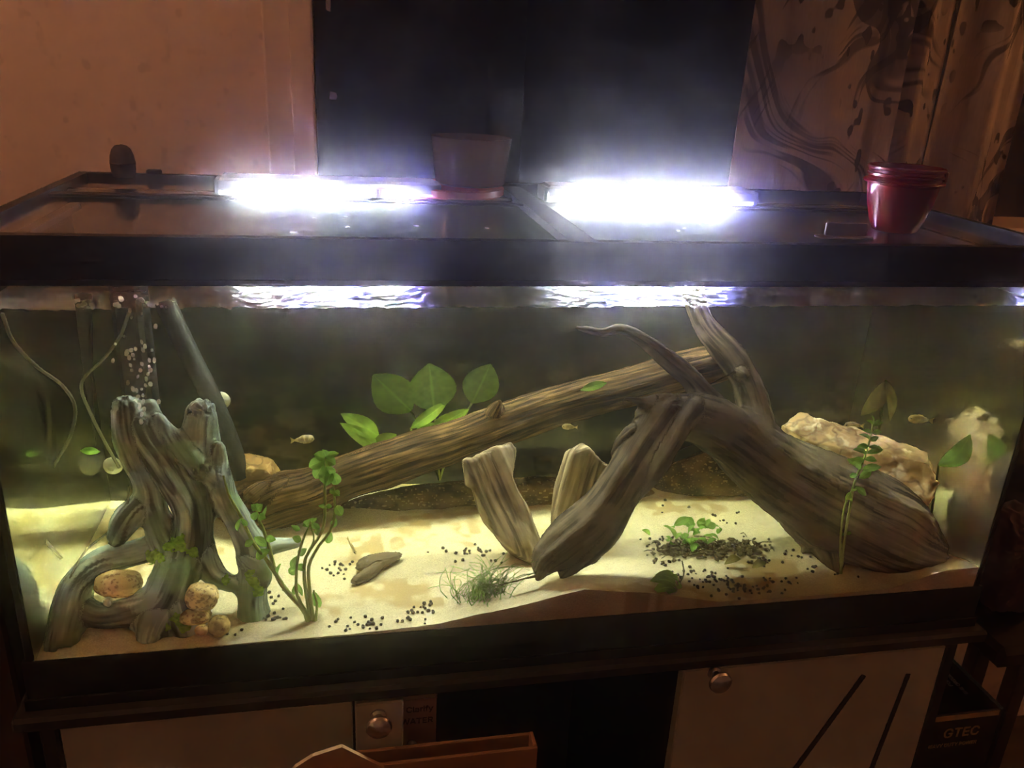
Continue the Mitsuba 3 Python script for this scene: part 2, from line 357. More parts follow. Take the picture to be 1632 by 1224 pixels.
# above the water and around the tank
M('mat_housing', [.05, .05, .055], .4)
def wall_fn(p, n, uv):
    s = noise(p.x*60, p.y*60, p.z*60); w = fbm(p.x*5, p.y*5, p.z*5, 3); k = smoothstep(.66, .86, fbm(p.x*52, p.z*38, 1, 3))
    return mix([.70, .59, .50], [.80, .68, .58], w*.7+s*.3)*(1-.14*k)
bumped('mat_wall', proc(wall_fn), .8, lambda p, n, uv: fbm(p.x*160, p.y*160, p.z*160, 2), .0006, specular=.15)
M('mat_trim', [.68, .58, .50], .5)
M('mat_sill', [.36, .28, .22], .45)
M('mat_ceiling', [.5, .45, .4], .9)
M('mat_floor', proc(lambda p, n, uv: mix([.06, .04, .025], [.10, .065, .04], noise(p.x*3, p.y*60))), .5)
M('mat_blackout', [.010, .010, .011], .95, specular=.1)
M('mat_night', [.004, .006, .010], .1)
def curtain_fn(p, n, uv):
    x, z = p.x*1.0, p.z*1.0
    def strokes(u, v, seed, cut): return smoothstep(cut, cut+.05, noise(u, v, seed)*.72+fbm(u*4, v*3, seed+3, 2)*.28)
    wob = fbm(x*9, z*7, 3, 2)*.16
    b1 = strokes((x*.8+z*.6+wob)*24, (z*.8-x*.6)*3.5, 1.5, .57); b2 = strokes((x*.85-z*.53+wob)*30, (z*.85+x*.53)*4.5, 8.5, .59)
    lf = smoothstep(.69, .74, fbm(x*62, z*38, 2, 2))*smoothstep(.45, .6, noise(x*9, z*8+2))
    bl = smoothstep(.42, .68, fbm(x*5+8, z*4, 3, 3))*.75
    t = fbm(x*600, z*90, 1, 2)*.15
    c = mix([.42, .36, .31], [.20, .18, .175], bl)
    return mix(c, [.040, .038, .042], dr.clip(b1*.75+b2*.7+lf*.9, 0, .9))*(.92+t)
scene['mat_curtain'] = {'type': 'twosided', 'b': {'type': 'principled', 'base_color': proc(curtain_fn), 'roughness': .9, 'specular': .1}}
M('mat_cabinet', [.52, .52, .40], .45)
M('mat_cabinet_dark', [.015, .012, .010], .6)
M('mat_ledge', [.026, .024, .020], .4)
M('mat_chrome', [.75, .74, .70], .12, metallic=1.0)
M('mat_cardboard', [.42, .24, .12], .85, specular=.1)
M('mat_paper', [.30, .19, .13], .7)
M('mat_ink', [.045, .028, .02], .7)
M('mat_strap', [.012, .009, .007], .8)
M('mat_box', [.010, .010, .011], .3)
M('mat_print', [.55, .55, .52], .5)
M('mat_print_gold', [.50, .33, .14], .5)
M('mat_print_teal', [.16, .26, .28], .4)
M('mat_cloth', [.050, .045, .047], .95)
M('mat_cloth_pink', [.12, .075, .07], .95)
M('mat_cloth_blue', [.04, .05, .06], .95)
scene['mat_red'] = {'type': 'principled', 'base_color': {'type': 'rgb', 'value': [.12, .004, .008]}, 'roughness': .17, 'specular': .4}
scene['mat_red_lid'] = {'type': 'principled', 'base_color': {'type': 'rgb', 'value': [.13, .018, .012]}, 'roughness': .4}
scene['mat_clear'] = {'type': 'blendbsdf', 'weight': .085, 'a': {'type': 'thindielectric', 'int_ior': 1.5}, 'b': {'type': 'twosided', 'b': {'type': 'principled', 'base_color': {'type': 'rgb', 'value': [.42, .40, .40]}, 'roughness': .13, 'specular': .9}}}
M('mat_cap', [.45, .45, .47], .3)
M('mat_egg', [.020, .014, .012], .5)
scene['mat_drop'] = {'type': 'thindielectric', 'int_ior': 1.6}
# ------------------------------------------------------------------ the room
def struct(name, m, bsdf, **kw):
    return put(name, mikit.ply(m, bsdf, smooth=False), kind='structure', **kw)

XL, XR, YB, YF, TOP = -1.5, 2.7, 0.56, -2.9, 1.75
WX0, WX1, WZ0, WZ1 = 0.324, 2.25, 0.452, 1.70                      # the window opening in the back wall
struct('floor', rbox(XL, XR, YF, YB+.1, FLOOR-.05, FLOOR), 'mat_floor')
struct('ceiling', rbox(XL, XR, YF, YB+.3, TOP, TOP+.05), 'mat_ceiling')
struct('wall_left', rbox(XL-.05, XL, YF, YB+.1, FLOOR, TOP), 'mat_wall')
struct('wall_right', rbox(XR, XR+.05, YF, YB+.3, FLOOR, TOP), 'mat_wall')
struct('wall_front', rbox(XL, XR, YF-.05, YF, FLOOR, TOP), 'mat_wall')
struct('wall_back', cat([rbox(XL, WX0, YB, YB+.10, FLOOR, TOP, .001), rbox(WX0, WX1, YB, YB+.10, FLOOR, WZ0, .001), rbox(WX1, XR, YB, YB+.10, FLOOR, TOP, .001), rbox(WX0, WX1, YB, YB+.10, WZ1, TOP, .001)]), 'mat_wall')
# the flat casing left of the window: a board with a raised inner strip
struct('trim_1', cat([rbox(.252, .324, YB-.012, YB-.0005, .46, WZ1, .003), rbox(.291, .323, YB-.017, YB-.0125, .46, WZ1, .003)]), 'mat_trim')
struct('trim_2', cat([rbox(.30, WX1+.05, YB-.055, YB+.09, WZ0-.004, WZ0+.026, .006), rbox(.31, WX1+.04, YB-.018, YB-.0005, WZ0-.075, WZ0-.005, .004)]), 'mat_sill')
wf = put('window_1', mikit.ply(rbox(WX0, WX1, YB+.088, YB+.094, WZ0, WZ1, .001), 'mat_night'), kind='structure')
put('frame', mikit.ply(cat([rbox(WX0, WX0+.03, YB+.06, YB+.087, WZ0+.027, WZ1), rbox(WX1-.04, WX1, YB+.06, YB+.087, WZ0+.027, WZ1), rbox(1.27, 1.30, YB+.06, YB+.087, WZ0+.027, WZ1)]), 'mat_trim'), wf)

def drape(x0, x1, z0, z1, y, waves, amp, seed, lean=0.0, n=120, m=30, thick=.002):
    """a hanging cloth with folds, as a closed thin body"""
    r = rng_seed(seed); u = np.linspace(0, 1, n); v = np.linspace(0, 1, m); U, V = np.meshgrid(u, v, indexing='ij')
    ph = np.cumsum(r.uniform(.6, 1.4, n)); ph = ph/ph[-1]*waves*2*np.pi
    X = x0+(x1-x0)*U+lean*(1-V)*(U-.5); Z = z0+(z1-z0)*V
    Y = y+amp*np.sin(ph)[:, None]*(1-.25*V)+amp*.35*np.sin(2.3*ph+1)[:, None]+.008*(meshkit.fbm(np.stack([U*5, V*4, U*0+seed], -1), 2, seed)-.5)
    a = np.stack([X, Y, Z], -1).reshape(-1, 3); b = a+[0, thick, 0]; f = quads(n, m); N = n*m
    ring = np.concatenate([np.arange(n)*m, (n-1)*m+np.arange(1, m), (np.arange(n-1)[::-1])*m+m-1, np.arange(1, m-1)[::-1]]); nx = np.roll(ring, -1)
    side = np.vstack([np.stack([ring, nx, nx+N], 1), np.stack([ring, nx+N, ring+N], 1)])
    q = tm(np.vstack([a, b]), np.vstack([f, f[:, ::-1]+N, side[:, ::-1]]))
    if q.volume < 0: q.invert()
    return q
put('blackout_curtain', mikit.ply(drape(.326, .675, .485, 1.66, YB+.030, 2.0, .004, 3), 'mat_blackout', smooth=40), label='flat black blackout panel filling the window beside the tan wall', category='curtain')
put('blackout_curtain', mikit.ply(drape(.66, 1.15, .485, 1.66, YB+.018, 2.4, .004, 5), 'mat_blackout', smooth=40), label='black blackout panel hanging behind the right light bar, next to the patterned curtain', category='curtain')
put('patterned_curtain', mikit.ply(drape(1.0, 1.262, .470, 1.68, YB-.095, 1.5, .012, 11, .02, 150), 'mat_curtain', smooth=50), label='pale curtain with dark branch print, nearest the light bars, its right edge lit orange', category='curtain')
put('patterned_curtain', mikit.ply(drape(1.246, 1.372, .470, 1.68, YB-.052, 1.25, .020, 14, .03, 120), 'mat_curtain', smooth=50), label='middle panel of branch print curtain, hanging right behind the red tub', category='curtain')
put('patterned_curtain', mikit.ply(drape(1.394, 1.545, .470, 1.68, YB-.050, 1.4, .016, 17, .03, 120), 'mat_curtain', smooth=50), label='rightmost panel of branch print curtain, dark beside the bare window', category='curtain')
def scrap(px, py, w, h, seed):
    c = at(px, py, YB+.024); r = rng_seed(seed); g = np.linspace(0, 2*np.pi, 11)[:-1]
    rad = np.stack([np.sign(np.cos(g))*np.abs(np.cos(g))**.4*w/2, np.sign(np.sin(g))*np.abs(np.sin(g))**.4*h/2], 1)*r.uniform(.8, 1.1, (10, 1))
    m = trimesh.creation.extrude_polygon(Polygon(rad).buffer(0), .0006, engine='earcut'); m.apply_transform(trimesh.transformations.rotation_matrix(np.pi/2, [1, 0, 0])); m.apply_translation(c); return m
M('mat_tape', [.42, .44, .55], .6)
put('tape_scrap', mikit.ply(scrap(531, 153, .013, .013, 1), 'mat_tape'), label='small torn scrap of pale tape stuck low on the black window panel', category='tape')
put('tape_scrap', mikit.ply(scrap(523, 6, .008, .022, 2), 'mat_tape'), label='narrow pale strip of tape at the top of the black window panel', category='tape')

# two globes hanging from the ceiling outside the picture: one near the left wall, one far off to the right
for LX, LY, LZ, rad, txt in ((-.50, -.04, 1.48, BULB, 'warm glowing globe lamp hanging near the left wall, above and left of the tank'), (2.3, .10, 1.30, BULB_FAR, 'warm globe lamp hanging far right of the tank, beside the window wall')):
    lamp = thing('pendant_lamp', txt, 'lamp')
    bulb = trimesh.creation.icosphere(3, .06); bulb.apply_translation([LX, LY, LZ])
    put('globe', {**mikit.ply(bulb, 'mat_white_cup', smooth=True), 'emitter': {'type': 'area', 'radiance': {'type': 'rgb', 'value': rad}}}, lamp)
    put('stem', mikit.ply(lathe([(.0, LZ+.061), (.03, LZ+.061), (.03, LZ+.07), (.006, LZ+.075), (.006, TOP-.02), (.05, TOP-.015), (.05, TOP-.0005), (0, TOP-.0005)], (LX, LY, 0)), 'mat_chrome', smooth=40), lamp)

# ------------------------------------------------------------------ the cabinet below the tank
Y0 = -.012
cab = thing('cabinet', 'pale aquarium cabinet with a black ledge, two panels and an open dark middle', 'cabinet')
put('ledge', mikit.ply(rbox(-.016, W+.016, -.018, D+.03, -.020, -.0005, .004), 'mat_ledge'), cab)
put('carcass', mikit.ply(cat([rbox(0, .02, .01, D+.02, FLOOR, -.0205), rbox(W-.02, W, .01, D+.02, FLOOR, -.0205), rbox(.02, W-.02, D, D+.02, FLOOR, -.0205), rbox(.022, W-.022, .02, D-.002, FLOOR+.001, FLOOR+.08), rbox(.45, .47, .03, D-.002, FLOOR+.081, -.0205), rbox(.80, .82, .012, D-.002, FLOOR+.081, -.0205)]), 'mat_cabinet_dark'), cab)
put('panel', mikit.ply(rbox(.030, .362, Y0+.004, Y0+.020, FLOOR+.08, -.0245, .002), 'mat_cabinet'), cab, label='wide pale left panel')
d1 = put('door', mikit.ply(rbox(.365, .424, Y0-.004, Y0+.014, FLOOR+.08, -.0245, .002), 'mat_cabinet'), cab, label='narrow pale strip with the knob')
d2 = put('door', mikit.ply(rbox(.795, 1.192, Y0, Y0+.018, FLOOR+.08, -.0235, .002), 'mat_cabinet'), cab, label='pale right door with two dark straps')
def knob(c, parent):
    m = lathe([(0, 0), (.0095, .0), (.0095, .003), (.006, .005), (.006, .013), (.010, .0165), (.0155, .019), (.0160, .0215), (.0145, .0245), (.0085, .0275), (0, .0282)], (0, 0, 0), 40)
    m.apply_transform(trimesh.transformations.rotation_matrix(np.pi/2, [1, 0, 0])); m.apply_translation(c)
    return put('knob', mikit.ply(m, 'mat_chrome', smooth=35), parent)
knob([.393, Y0-.004, -.043], d1); knob([.838, Y0, -.030], d2)
def strap(a, b, w):
    a, b = np.array(a), np.array(b); t = (b-a)/np.linalg.norm(b-a); s = np.array([t[1], -t[0]])*w/2
    m = trimesh.creation.extrude_polygon(Polygon([a+s*.8, a-s, b-s, b+s]), .0015, engine='earcut'); m.apply_transform(trimesh.transformations.rotation_matrix(np.pi/2, [1, 0, 0])); m.apply_translation([0, Y0-.0001, 0]); return m
put('strap', mikit.ply(strap([1.068, -.060], [.955, -.30], .0085), 'mat_strap'), d2, label='dark slanting strap, the left one')
put('strap', mikit.ply(strap([1.140, -.066], [1.112, -.32], .0075), 'mat_strap'), d2, label='dark slanting strap, the right one')
# a printed carton in the shelf opening, half hidden by the strip door
ct = thing('carton', 'brown printed carton standing in the cabinet beside the narrow strip door', 'box')
body = put('body', mikit.ply(rbox(.395, .469, .010, .0295, -.20, -.026, .002), 'mat_paper'), ct)
put('label', mikit.ply(rbox(.426, .468, .0085, .0097, -.125, -.047, .0004), M('mat_label', [.36, .22, .16], .6)), ct, label='pinkish printed label')
for i, (txt, z, h_) in enumerate((('Clarify', -.066, .0082), ('WATER', -.085, .0085))):
    t = meshkit.text_mesh(txt, h_, .0004, bold=True); x1 = t.bounds[1, 0]
    t.apply_transform(trimesh.transformations.rotation_matrix(np.pi/2, [1, 0, 0])); t.apply_translation([.464-x1, .0083, z])
    put('lettering', mikit.ply(t, 'mat_ink'), ct, label=f'dark lettering that reads {txt}')
stud = lathe([(0, 0), (.0062, 0), (.006, .002), (.004, .0042), (0, .005)], (0, 0, 0), 20); stud.apply_transform(trimesh.transformations.rotation_matrix(np.pi/2, [1, 0, 0])); stud.apply_translation([.437, .0082, -.1185])
put('seal', mikit.ply(stud, 'mat_chrome', smooth=35), ct, label='small round shiny seal')

# a dark cupboard closes the view left of the tank
cu = thing('cupboard', 'dark brown wooden cupboard standing close to the left end of the tank', 'cupboard')
put('body', mikit.ply(rbox(-.62, -.035, .06, .54, FLOOR+.0005, .415, .004), M('mat_cupboard', proc(lambda p, n, uv: mix([.035, .018, .009], [.065, .034, .016], fbm(p.x*30, p.y*30, p.z*4, 3))), .5)), cu)
put('top_board', mikit.ply(rbox(-.63, -.028, .045, .545, .4155, .435, .004), 'mat_cupboard'), cu)

# two pieces of cardboard in front of the cabinet
def flap(pts, t=.005):
    p = np.array(pts, float); n = np.cross(p[1]-p[0], p[2]-p[0]); n /= np.linalg.norm(n)
    return trimesh.convex.convex_hull(np.vstack([p, p+n*t]))
cb = thing('cardboard_box', 'open brown cardboard box below the open middle of the cabinet', 'box')
q = [at(640, 1206, -.05), at(855, 1186, -.05)]
zt = float(np.mean([v[2] for v in q])); x0, x1 = q[0][0]-.10, q[1][0]+.0
put('front_wall', mikit.ply(rbox(x0, x1, -.058, -.053, FLOOR+.30, zt, .001), 'mat_cardboard'), cb)
put('back_wall', mikit.ply(rbox(x0, x1, -.0285, -.0235, FLOOR+.30, zt-.006, .001), 'mat_cardboard'), cb)
put('side_wall', mikit.ply(rbox(x0, x0+.005, -.0525, -.029, FLOOR+.30, zt, .001), 'mat_cardboard'), cb)
put('side_wall', mikit.ply(rbox(x1-.005, x1, -.0525, -.029, FLOOR+.30, zt, .001), 'mat_cardboard'), cb)
put('bottom', mikit.ply(rbox(x0, x1, -.058, -.0235, FLOOR+.0005, FLOOR+.2995, .001), 'mat_cardboard'), cb)
fl = [at(470, 1224, -.085), at(498, 1206, -.084), at(545, 1191, -.082), at(612, 1224, -.080), at(640, 1290, -.085), at(420, 1290, -.09)]
put('cardboard_flap', mikit.ply(flap(fl), 'mat_cardboard'), label='lifted corner of brown cardboard with a peaked top, below the narrow strip door', category='cardboard')

# ------------------------------------------------------------------ the tank
tank = thing('aquarium', 'large glass aquarium with a black plastic frame, filled with murky water', 'aquarium')
def ring(z0, z1, w, x0=0., x1=W, y0=0., y1=D, chamf=.003):
    a = m3.Manifold.cube([x1-x0, y1-y0, z1-z0]).translate([x0, y0, z0]); b = m3.Manifold.cube([x1-x0-2*w, y1-y0-2*w, 2]).translate([x0+w, y0+w, z0-1]); return a-b
def as_tm(m): q = m.to_mesh(); return tm(q.vert_properties[:, :3], q.tri_verts)
brace = m3.Manifold.cube([.030, D-.04, .010]).translate([.603, .02, H-.013])
top = ring(H-RIM, H, .013)+ring(H-.034, H-.026, .026, .001, W-.001, .001, D-.001)+brace+ring(H-RIM, H-RIM+.006, .016, -.0015, W+.0015, -.0015, D+.0015)
put('top_frame', mikit.ply(as_tm(top), 'mat_frame', smooth=20), tank)
bot = ring(0, SKIRT, .016)+ring(0, .014, .018, -.003, W+.003, -.003, D+.003)
put('bottom_frame', mikit.ply(as_tm(bot), 'mat_frame', smooth=20), tank)
E_, LIDZ_ = .0145, H-.0075
def sheet(p, n=1):
    p = np.array(p, float); return tm(p, [[0, 1, 2], [0, 2, 3]])
put('front_pane', mikit.ply(sheet([[E_, .0004, .02], [W-E_, .0004, .02], [W-E_, .0004, H-.017], [E_, .0004, H-.017]]), 'mat_glass'), tank)
put('side_pane', mikit.ply(sheet([[E_, .0005, .02], [E_, IN+.002, .02], [E_, IN+.002, H-.017], [E_, .0005, H-.017]]), 'mat_side_glass'), tank, label='left pane, mirroring the sand')
put('side_pane', mikit.ply(sheet([[W-E_, .0005, .02], [W-E_, .0005, H-.017], [W-E_, IN+.002, H-.017], [W-E_, IN+.002, .02]]), 'mat_side_glass'), tank, label='right pane, mirroring the rocks')
put('back_pane', mikit.ply(rbox(.006, W-.006, IN+.0022, IN+.010, .02, LIDZ_-.0008, .0005), 'mat_back'), tank, label='dark algae coated back')
put('background_film', mikit.ply(rbox(.010, W-.010, D-.0085, D-.0055, .0205, H-.0345, .0005), 'mat_black_plastic'), tank, label='black film behind the rear glass')
put('silicone_seam', mikit.ply(rbox(.004, E_-.0006, .0006, .012, SKIRT-.01, H-RIM+.01, .002), 'mat_silicone'), tank)
put('silicone_seam', mikit.ply(rbox(W-E_+.0006, W-.004, .0006, .012, SKIRT-.01, H-RIM+.01, .002), 'mat_silicone'), tank)
put('base_pane', mikit.ply(rbox(.016, W-.016, .002, IN, .012, .0195, .0005), 'mat_silicone'), tank)

# lids: on each half a front and a rear pane with a black hinge strip
LIDZ = H-.0075
for i, (x0, x1, txt) in enumerate(((.0145, .6085, 'left glass lid wet with drops, with a black hinge strip along it'), (.6275, W-.0145, 'right glass lid with a black hinge strip, under the red tub'))):
    lid = thing('glass_lid', txt, 'lid', 'hinged glass lids of the tank')
    # flat top sheets resting on the frame's inner ledge
    put('front_sheet', mikit.ply(sheet([[x0, .015, LIDZ], [x1, .015, LIDZ], [x1, .275, LIDZ], [x0, .275, LIDZ]]), 'mat_glass'), lid)
    put('rear_sheet', mikit.ply(sheet([[x0, .277, LIDZ], [x1, .277, LIDZ], [x1, .43, LIDZ], [x0, .43, LIDZ]]), 'mat_glass'), lid)
    put('hinge', mikit.ply(rbox(x0, x1, .268, .284, LIDZ+.0006, LIDZ+.0056, .002), 'mat_hinge'), lid)

# ------------------------------------------------------------------ water: a body that tints and dims, and its rippled surface
ABSORB, SCATTER = np.array([.42, .36, 1.55]), np.array([.11, .12, .09])
WATER = {'type': 'homogeneous', 'albedo': {'type': 'rgb', 'value': (SCATTER/(ABSORB+SCATTER)).tolist()}, 'sigma_t': {'type': 'rgb', 'value': ((ABSORB+SCATTER)/2).tolist()}, 'scale': 2.0, 'phase': {'type': 'hg', 'g': .68}}
water = thing('water', 'murky yellowish aquarium water filling the tank', 'water'); labels[water]['kind'] = 'stuff'
bx = rbox(E_+.0007, W-E_-.0007, .0012, IN+.0015, .0198, LEVEL-.0035, .0001)
put('body', {**mikit.ply(bx, 'mat_boundary'), 'interior': WATER, 'exterior': AIR}, water)
nx, ny = 420, 120
X, Y_ = np.meshgrid(np.linspace(E_+.0008, W-E_-.0008, nx), np.linspace(.0013, IN+.001, ny), indexing='ij')
Pn = np.stack([X, Y_, 0*X], -1)
rip = .0026*(meshkit.fbm(Pn*[38, 38, 0]+[1, 2, 3], 4, 2)-.5)+.0016*(meshkit.fbm(Pn*[150, 150, 0], 2, 5)-.5)
dr_ = np.hypot(X-.135, (Y_-.12)*.8); rip = rip*(1+2.2*np.exp(-(dr_/.14)**2))
put('surface', mikit.ply(tm(np.stack([X, Y_, LEVEL+rip], -1).reshape(-1, 3), quads(nx, ny)), 'mat_surface', smooth=True), water, label='rippled water surface')

fr = rng_seed(61); fm = []
for i in range(190):
    x = abs(fr.normal(0, .10))+.02 if i < 110 else fr.uniform(.02, W-.02); y = .003+abs(fr.normal(0, .02 if i < 110 else .05)); s_ = fr.uniform(.0009, .0026)
    b_ = trimesh.creation.icosphere(1, s_); b_.apply_translation([min(x, W-.02), min(y, .3), LEVEL+.0004]); fm.append(b_)
put('foam', mikit.ply(cat(fm), 'mat_bubble', smooth=True), label='beads of foam floating on the water along the front pane', category='foam', kind='stuff')

# ------------------------------------------------------------------ light bars on the rear sheets
YL = .345
def light_bar(x0, x1, n, label, lip):
    t = thing('led_light_bar', label, 'aquarium light', 'light bars on the lids'); z = LIDZ+.009
    put('housing', mikit.ply(rbox(x0-.022, x1+.022, YL-.0245, YL+.026, z+.0015, z+.013, .004), 'mat_housing'), t)
    put('front_lip', mikit.ply(rbox(x0-.022, x1+.022, YL-.0262, YL-.0238, z-lip, z+.010, .0008), 'mat_housing'), t)
    put('shade', mikit.ply(rbox(x0-.022, x1+.022, YL+.0225, YL+.026, LIDZ+.0001, z+.0022, .0008), 'mat_housing'), t)
    put('leg', mikit.ply(rbox(x0-.028, x0-.0212, YL-.02, YL+.0238, LIDZ+.0001, z+.010, .001), 'mat_housing'), t)
    put('leg', mikit.ply(rbox(x1+.0212, x1+.028, YL-.02, YL+.0238, LIDZ+.0001, z+.010, .001), 'mat_housing'), t)
    s = (x1-x0)/n
    for i in range(n):
        x = x0+s*(i+.5); g = np.linspace(np.pi, 2*np.pi, 9); pr = np.stack([np.cos(g)*.0072, np.sin(g)*.0072], 1)
        v = np.array([[x+sx*s*.36, YL-.016+a, z+.0012+b] for sx in (-1, 1) for a, b in pr])
        m = trimesh.convex.convex_hull(v)
        put('led', {**mikit.ply(m, 'mat_white_cup'), 'emitter': {'type': 'area', 'radiance': {'type': 'rgb', 'value': LED_BLUE if i % 4 == 3 else LED_WHITE}}}, t, label='blue diode' if i % 4 == 3 else None)
light_bar(.226, .470, 12, 'glaring white LED bar on the left glass lid, with some blue diodes', .0031)
light_bar(.672, .945, 12, 'glaring white LED bar on the right glass lid, left of the red tub', .0025)

# ------------------------------------------------------------------ sand
FX = [.0, .015, .363, .468, .515, .563, .612, .65, .686, .738, .792, .834, .975, 1.091, 1.132, 1.17, 1.24]
FZ = [.066, .066, .068, .073, .082, .089, .100, .108, .102, .095, .083, .073, .071, .073, .086, .096, .098]
def sand_z(x, y):
    x, y = np.asarray(x, float), np.asarray(y, float)
    p = np.stack([x*9, y*9, 0*x], -1)
    base = .078+.014*(meshkit.fbm(p+[3, 1, 0], 3, 4)-.5)+.004*np.sin(x*13+y*9)
    w = np.exp(-(np.maximum(y, 0)/.055)**2)
    fine = .0012*(meshkit.fbm(np.stack([x*70, y*70, 0*x], -1), 3, 8)-.5)
    return base*(1-w)+np.interp(x, FX, FZ)*w+fine
nx, ny = 620, 190
X, Y_ = np.meshgrid(np.linspace(E_+.0003, W-E_-.0003, nx), np.linspace(.0014, IN+.0012, ny), indexing='ij')
a = np.stack([X, Y_, sand_z(X, Y_)], -1).reshape(-1, 3); N = nx*ny
edge = np.concatenate([np.arange(nx)*ny, (nx-1)*ny+np.arange(1, ny), np.arange(nx-1)[::-1]*ny+ny-1, np.arange(1, ny-1)[::-1]])
low = a[edge]*[1, 1, 0]+[0, 0, .0205]; k = np.arange(len(edge)); k2 = np.roll(k, -1)
f = np.vstack([quads(nx, ny), np.stack([edge[k], N+k, N+k2], 1), np.stack([edge[k], N+k2, edge[k2]], 1)])
sm = tm(np.vstack([a, low]), f)
put('sand', mikit.ply(sm, 'mat_sand', smooth=35), label='pale yellowish sand bed covering the floor of the tank', category='sand', kind='stuff')
def sand_at(px, py):
    """where the sand shows at a pixel"""
    z = .08
    for _ in range(12):
        p = on(px, py, z); z = .5*z+.5*float(sand_z(p[0], np.clip(p[1], .0, IN)))
    p = on(px, py, z); return np.array([p[0], min(max(p[1], .004), IN-.004), float(sand_z(p[0], np.clip(p[1], .004, IN)))])
# ------------------------------------------------------------------ inside the water: wood
def w_thing(name, m, bsdf, label, category):
    return wood(name, m, bsdf, label=label, category=category)

orn = thing('driftwood_ornament', 'grey resin tree stump ornament with spread roots and green moss at the left end', 'ornament')
ORN = [
    [(202, 650, .135, 17), (208, 690, .13, 21), (222, 730, .125, 21), (240, 772, .12, 20), (247, 812, .115, 16), (262, 850, .10, 20), (285, 882, .085, 24)],
    [(226, 676, .125, 11), (240, 700, .125, 20), (262, 728, .12, 25), (287, 765, .11, 25), (308, 805, .10, 26), (310, 850, .09, 26), (300, 885, .08, 24)],
    [(255, 667, .125, 3), (266, 690, .125, 9), (285, 715, .12, 15), (312, 746, .115, 19)],
    [(241, 645, .14, 6), (248, 672, .138, 9), (252, 700, .13, 14)],
    [(324, 656, .14, 16), (321, 688, .14, 20), (322, 725, .135, 22), (326, 770, .12, 18)],
    [(306, 655, .14, 4), (308, 690, .14, 9)],
    [(350, 712, .12, 4), (352, 735, .12, 6), (354, 765, .11, 11), (364, 800, .10, 15), (384, 838, .09, 17), (400, 870, .08, 18), (402, 915, .07, 16), (402, 955, .062, 18), (405, 988, .055, 20)],
    [(322, 745, .118, 12), (348, 768, .11, 12)],
    [(395, 862, .08, 12), (425, 870, .085, 9), (450, 868, .09, 7), (474, 866, .095, 3)],
    [(240, 800, .115, 9), (222, 803, .11, 9), (202, 826, .10, 18), (186, 856, .095, 11)],
    [(222, 803, .12, 6), (228, 780, .125, 4)],
    [(262, 868, .10, 18), (215, 880, .11, 17), (165, 896, .10, 19), (128, 930, .075, 20), (112, 975, .05, 22), (100, 1026, .032, 22)],
    [(290, 880, .08, 22), (280, 915, .06, 28), (258, 955, .05, 26), (215, 974, .046, 19), (165, 982, .044, 15), (138, 974, .05, 13)],
    [(262, 958, .05, 25), (244, 996, .036, 25), (238, 1024, .03, 16)],
    [(282, 950, .05, 20), (296, 1000, .036, 20), (300, 1022, .032, 12)],
    [(325, 878, .08, 12), (342, 915, .07, 13), (372, 934, .062, 7)],
    [(398, 890, .07, 12), (418, 905, .065, 9), (424, 925, .06, 5)],
    [(404, 985, .055, 16), (422, 990, .05, 9)],
]
om, ouv = limbs(ORN, .0021, .0045, grain=.0022, lump=.003, freq=(14, 150), seed=1, taubin=1, ridge=.004, ends=.012, swell=.0034)
wood('body', (om, ouv), 'mat_resin', parent=orn)
def moss(spots, seed):
    """a cushion of moss: the part of the ornament's surface round the spots, swollen and ruffled"""
    V, N = np.array(om.vertices), np.array(om.vertex_normals); keep = np.zeros(len(V)); view = -(V-EYE) @ FWD
    for x, y, rp in spots:
        d_ = V-EYE; z_ = d_ @ FWD; px = 816+F*(d_ @ RIGHT)/z_; py = 612-F*(d_ @ UP)/z_
        keep = np.maximum(keep, 1.25-np.hypot(px-x, py-y)/rp-1.1*(meshkit.fbm(V*130+seed, 2, seed)-.35)-9*np.maximum(-(N @ -FWD), 0))
    f = om.faces[(keep[om.faces] > .25).all(1)]; ids = np.unique(f); back = np.zeros(len(V), int); back[ids] = np.arange(len(ids)); f = back[f]
    g_ = meshkit.fbm(V[ids]*330, 2, seed+3); out = V[ids]+N[ids]*(.0006+np.clip(keep[ids]-.25, 0, .5)*.006+.004*(g_-.4))[:, None]
    n_ = len(ids); return tm(np.vstack([out, V[ids]-N[ids]*.0008]), np.vstack([f, f[:, ::-1]+n_]))
for i, sp in enumerate(([(286, 866, 17), (306, 880, 13), (268, 872, 12)], [(243, 886, 15), (258, 890, 10)], [(405, 925, 12), (411, 940, 11), (400, 912, 9)], [(293, 996, 13), (282, 984, 12), (268, 1000, 9)], [(360, 925, 11)])):
    put('moss', mikit.ply(moss(sp, 20+i), 'mat_moss', smooth=True), orn, label='green moss patch')

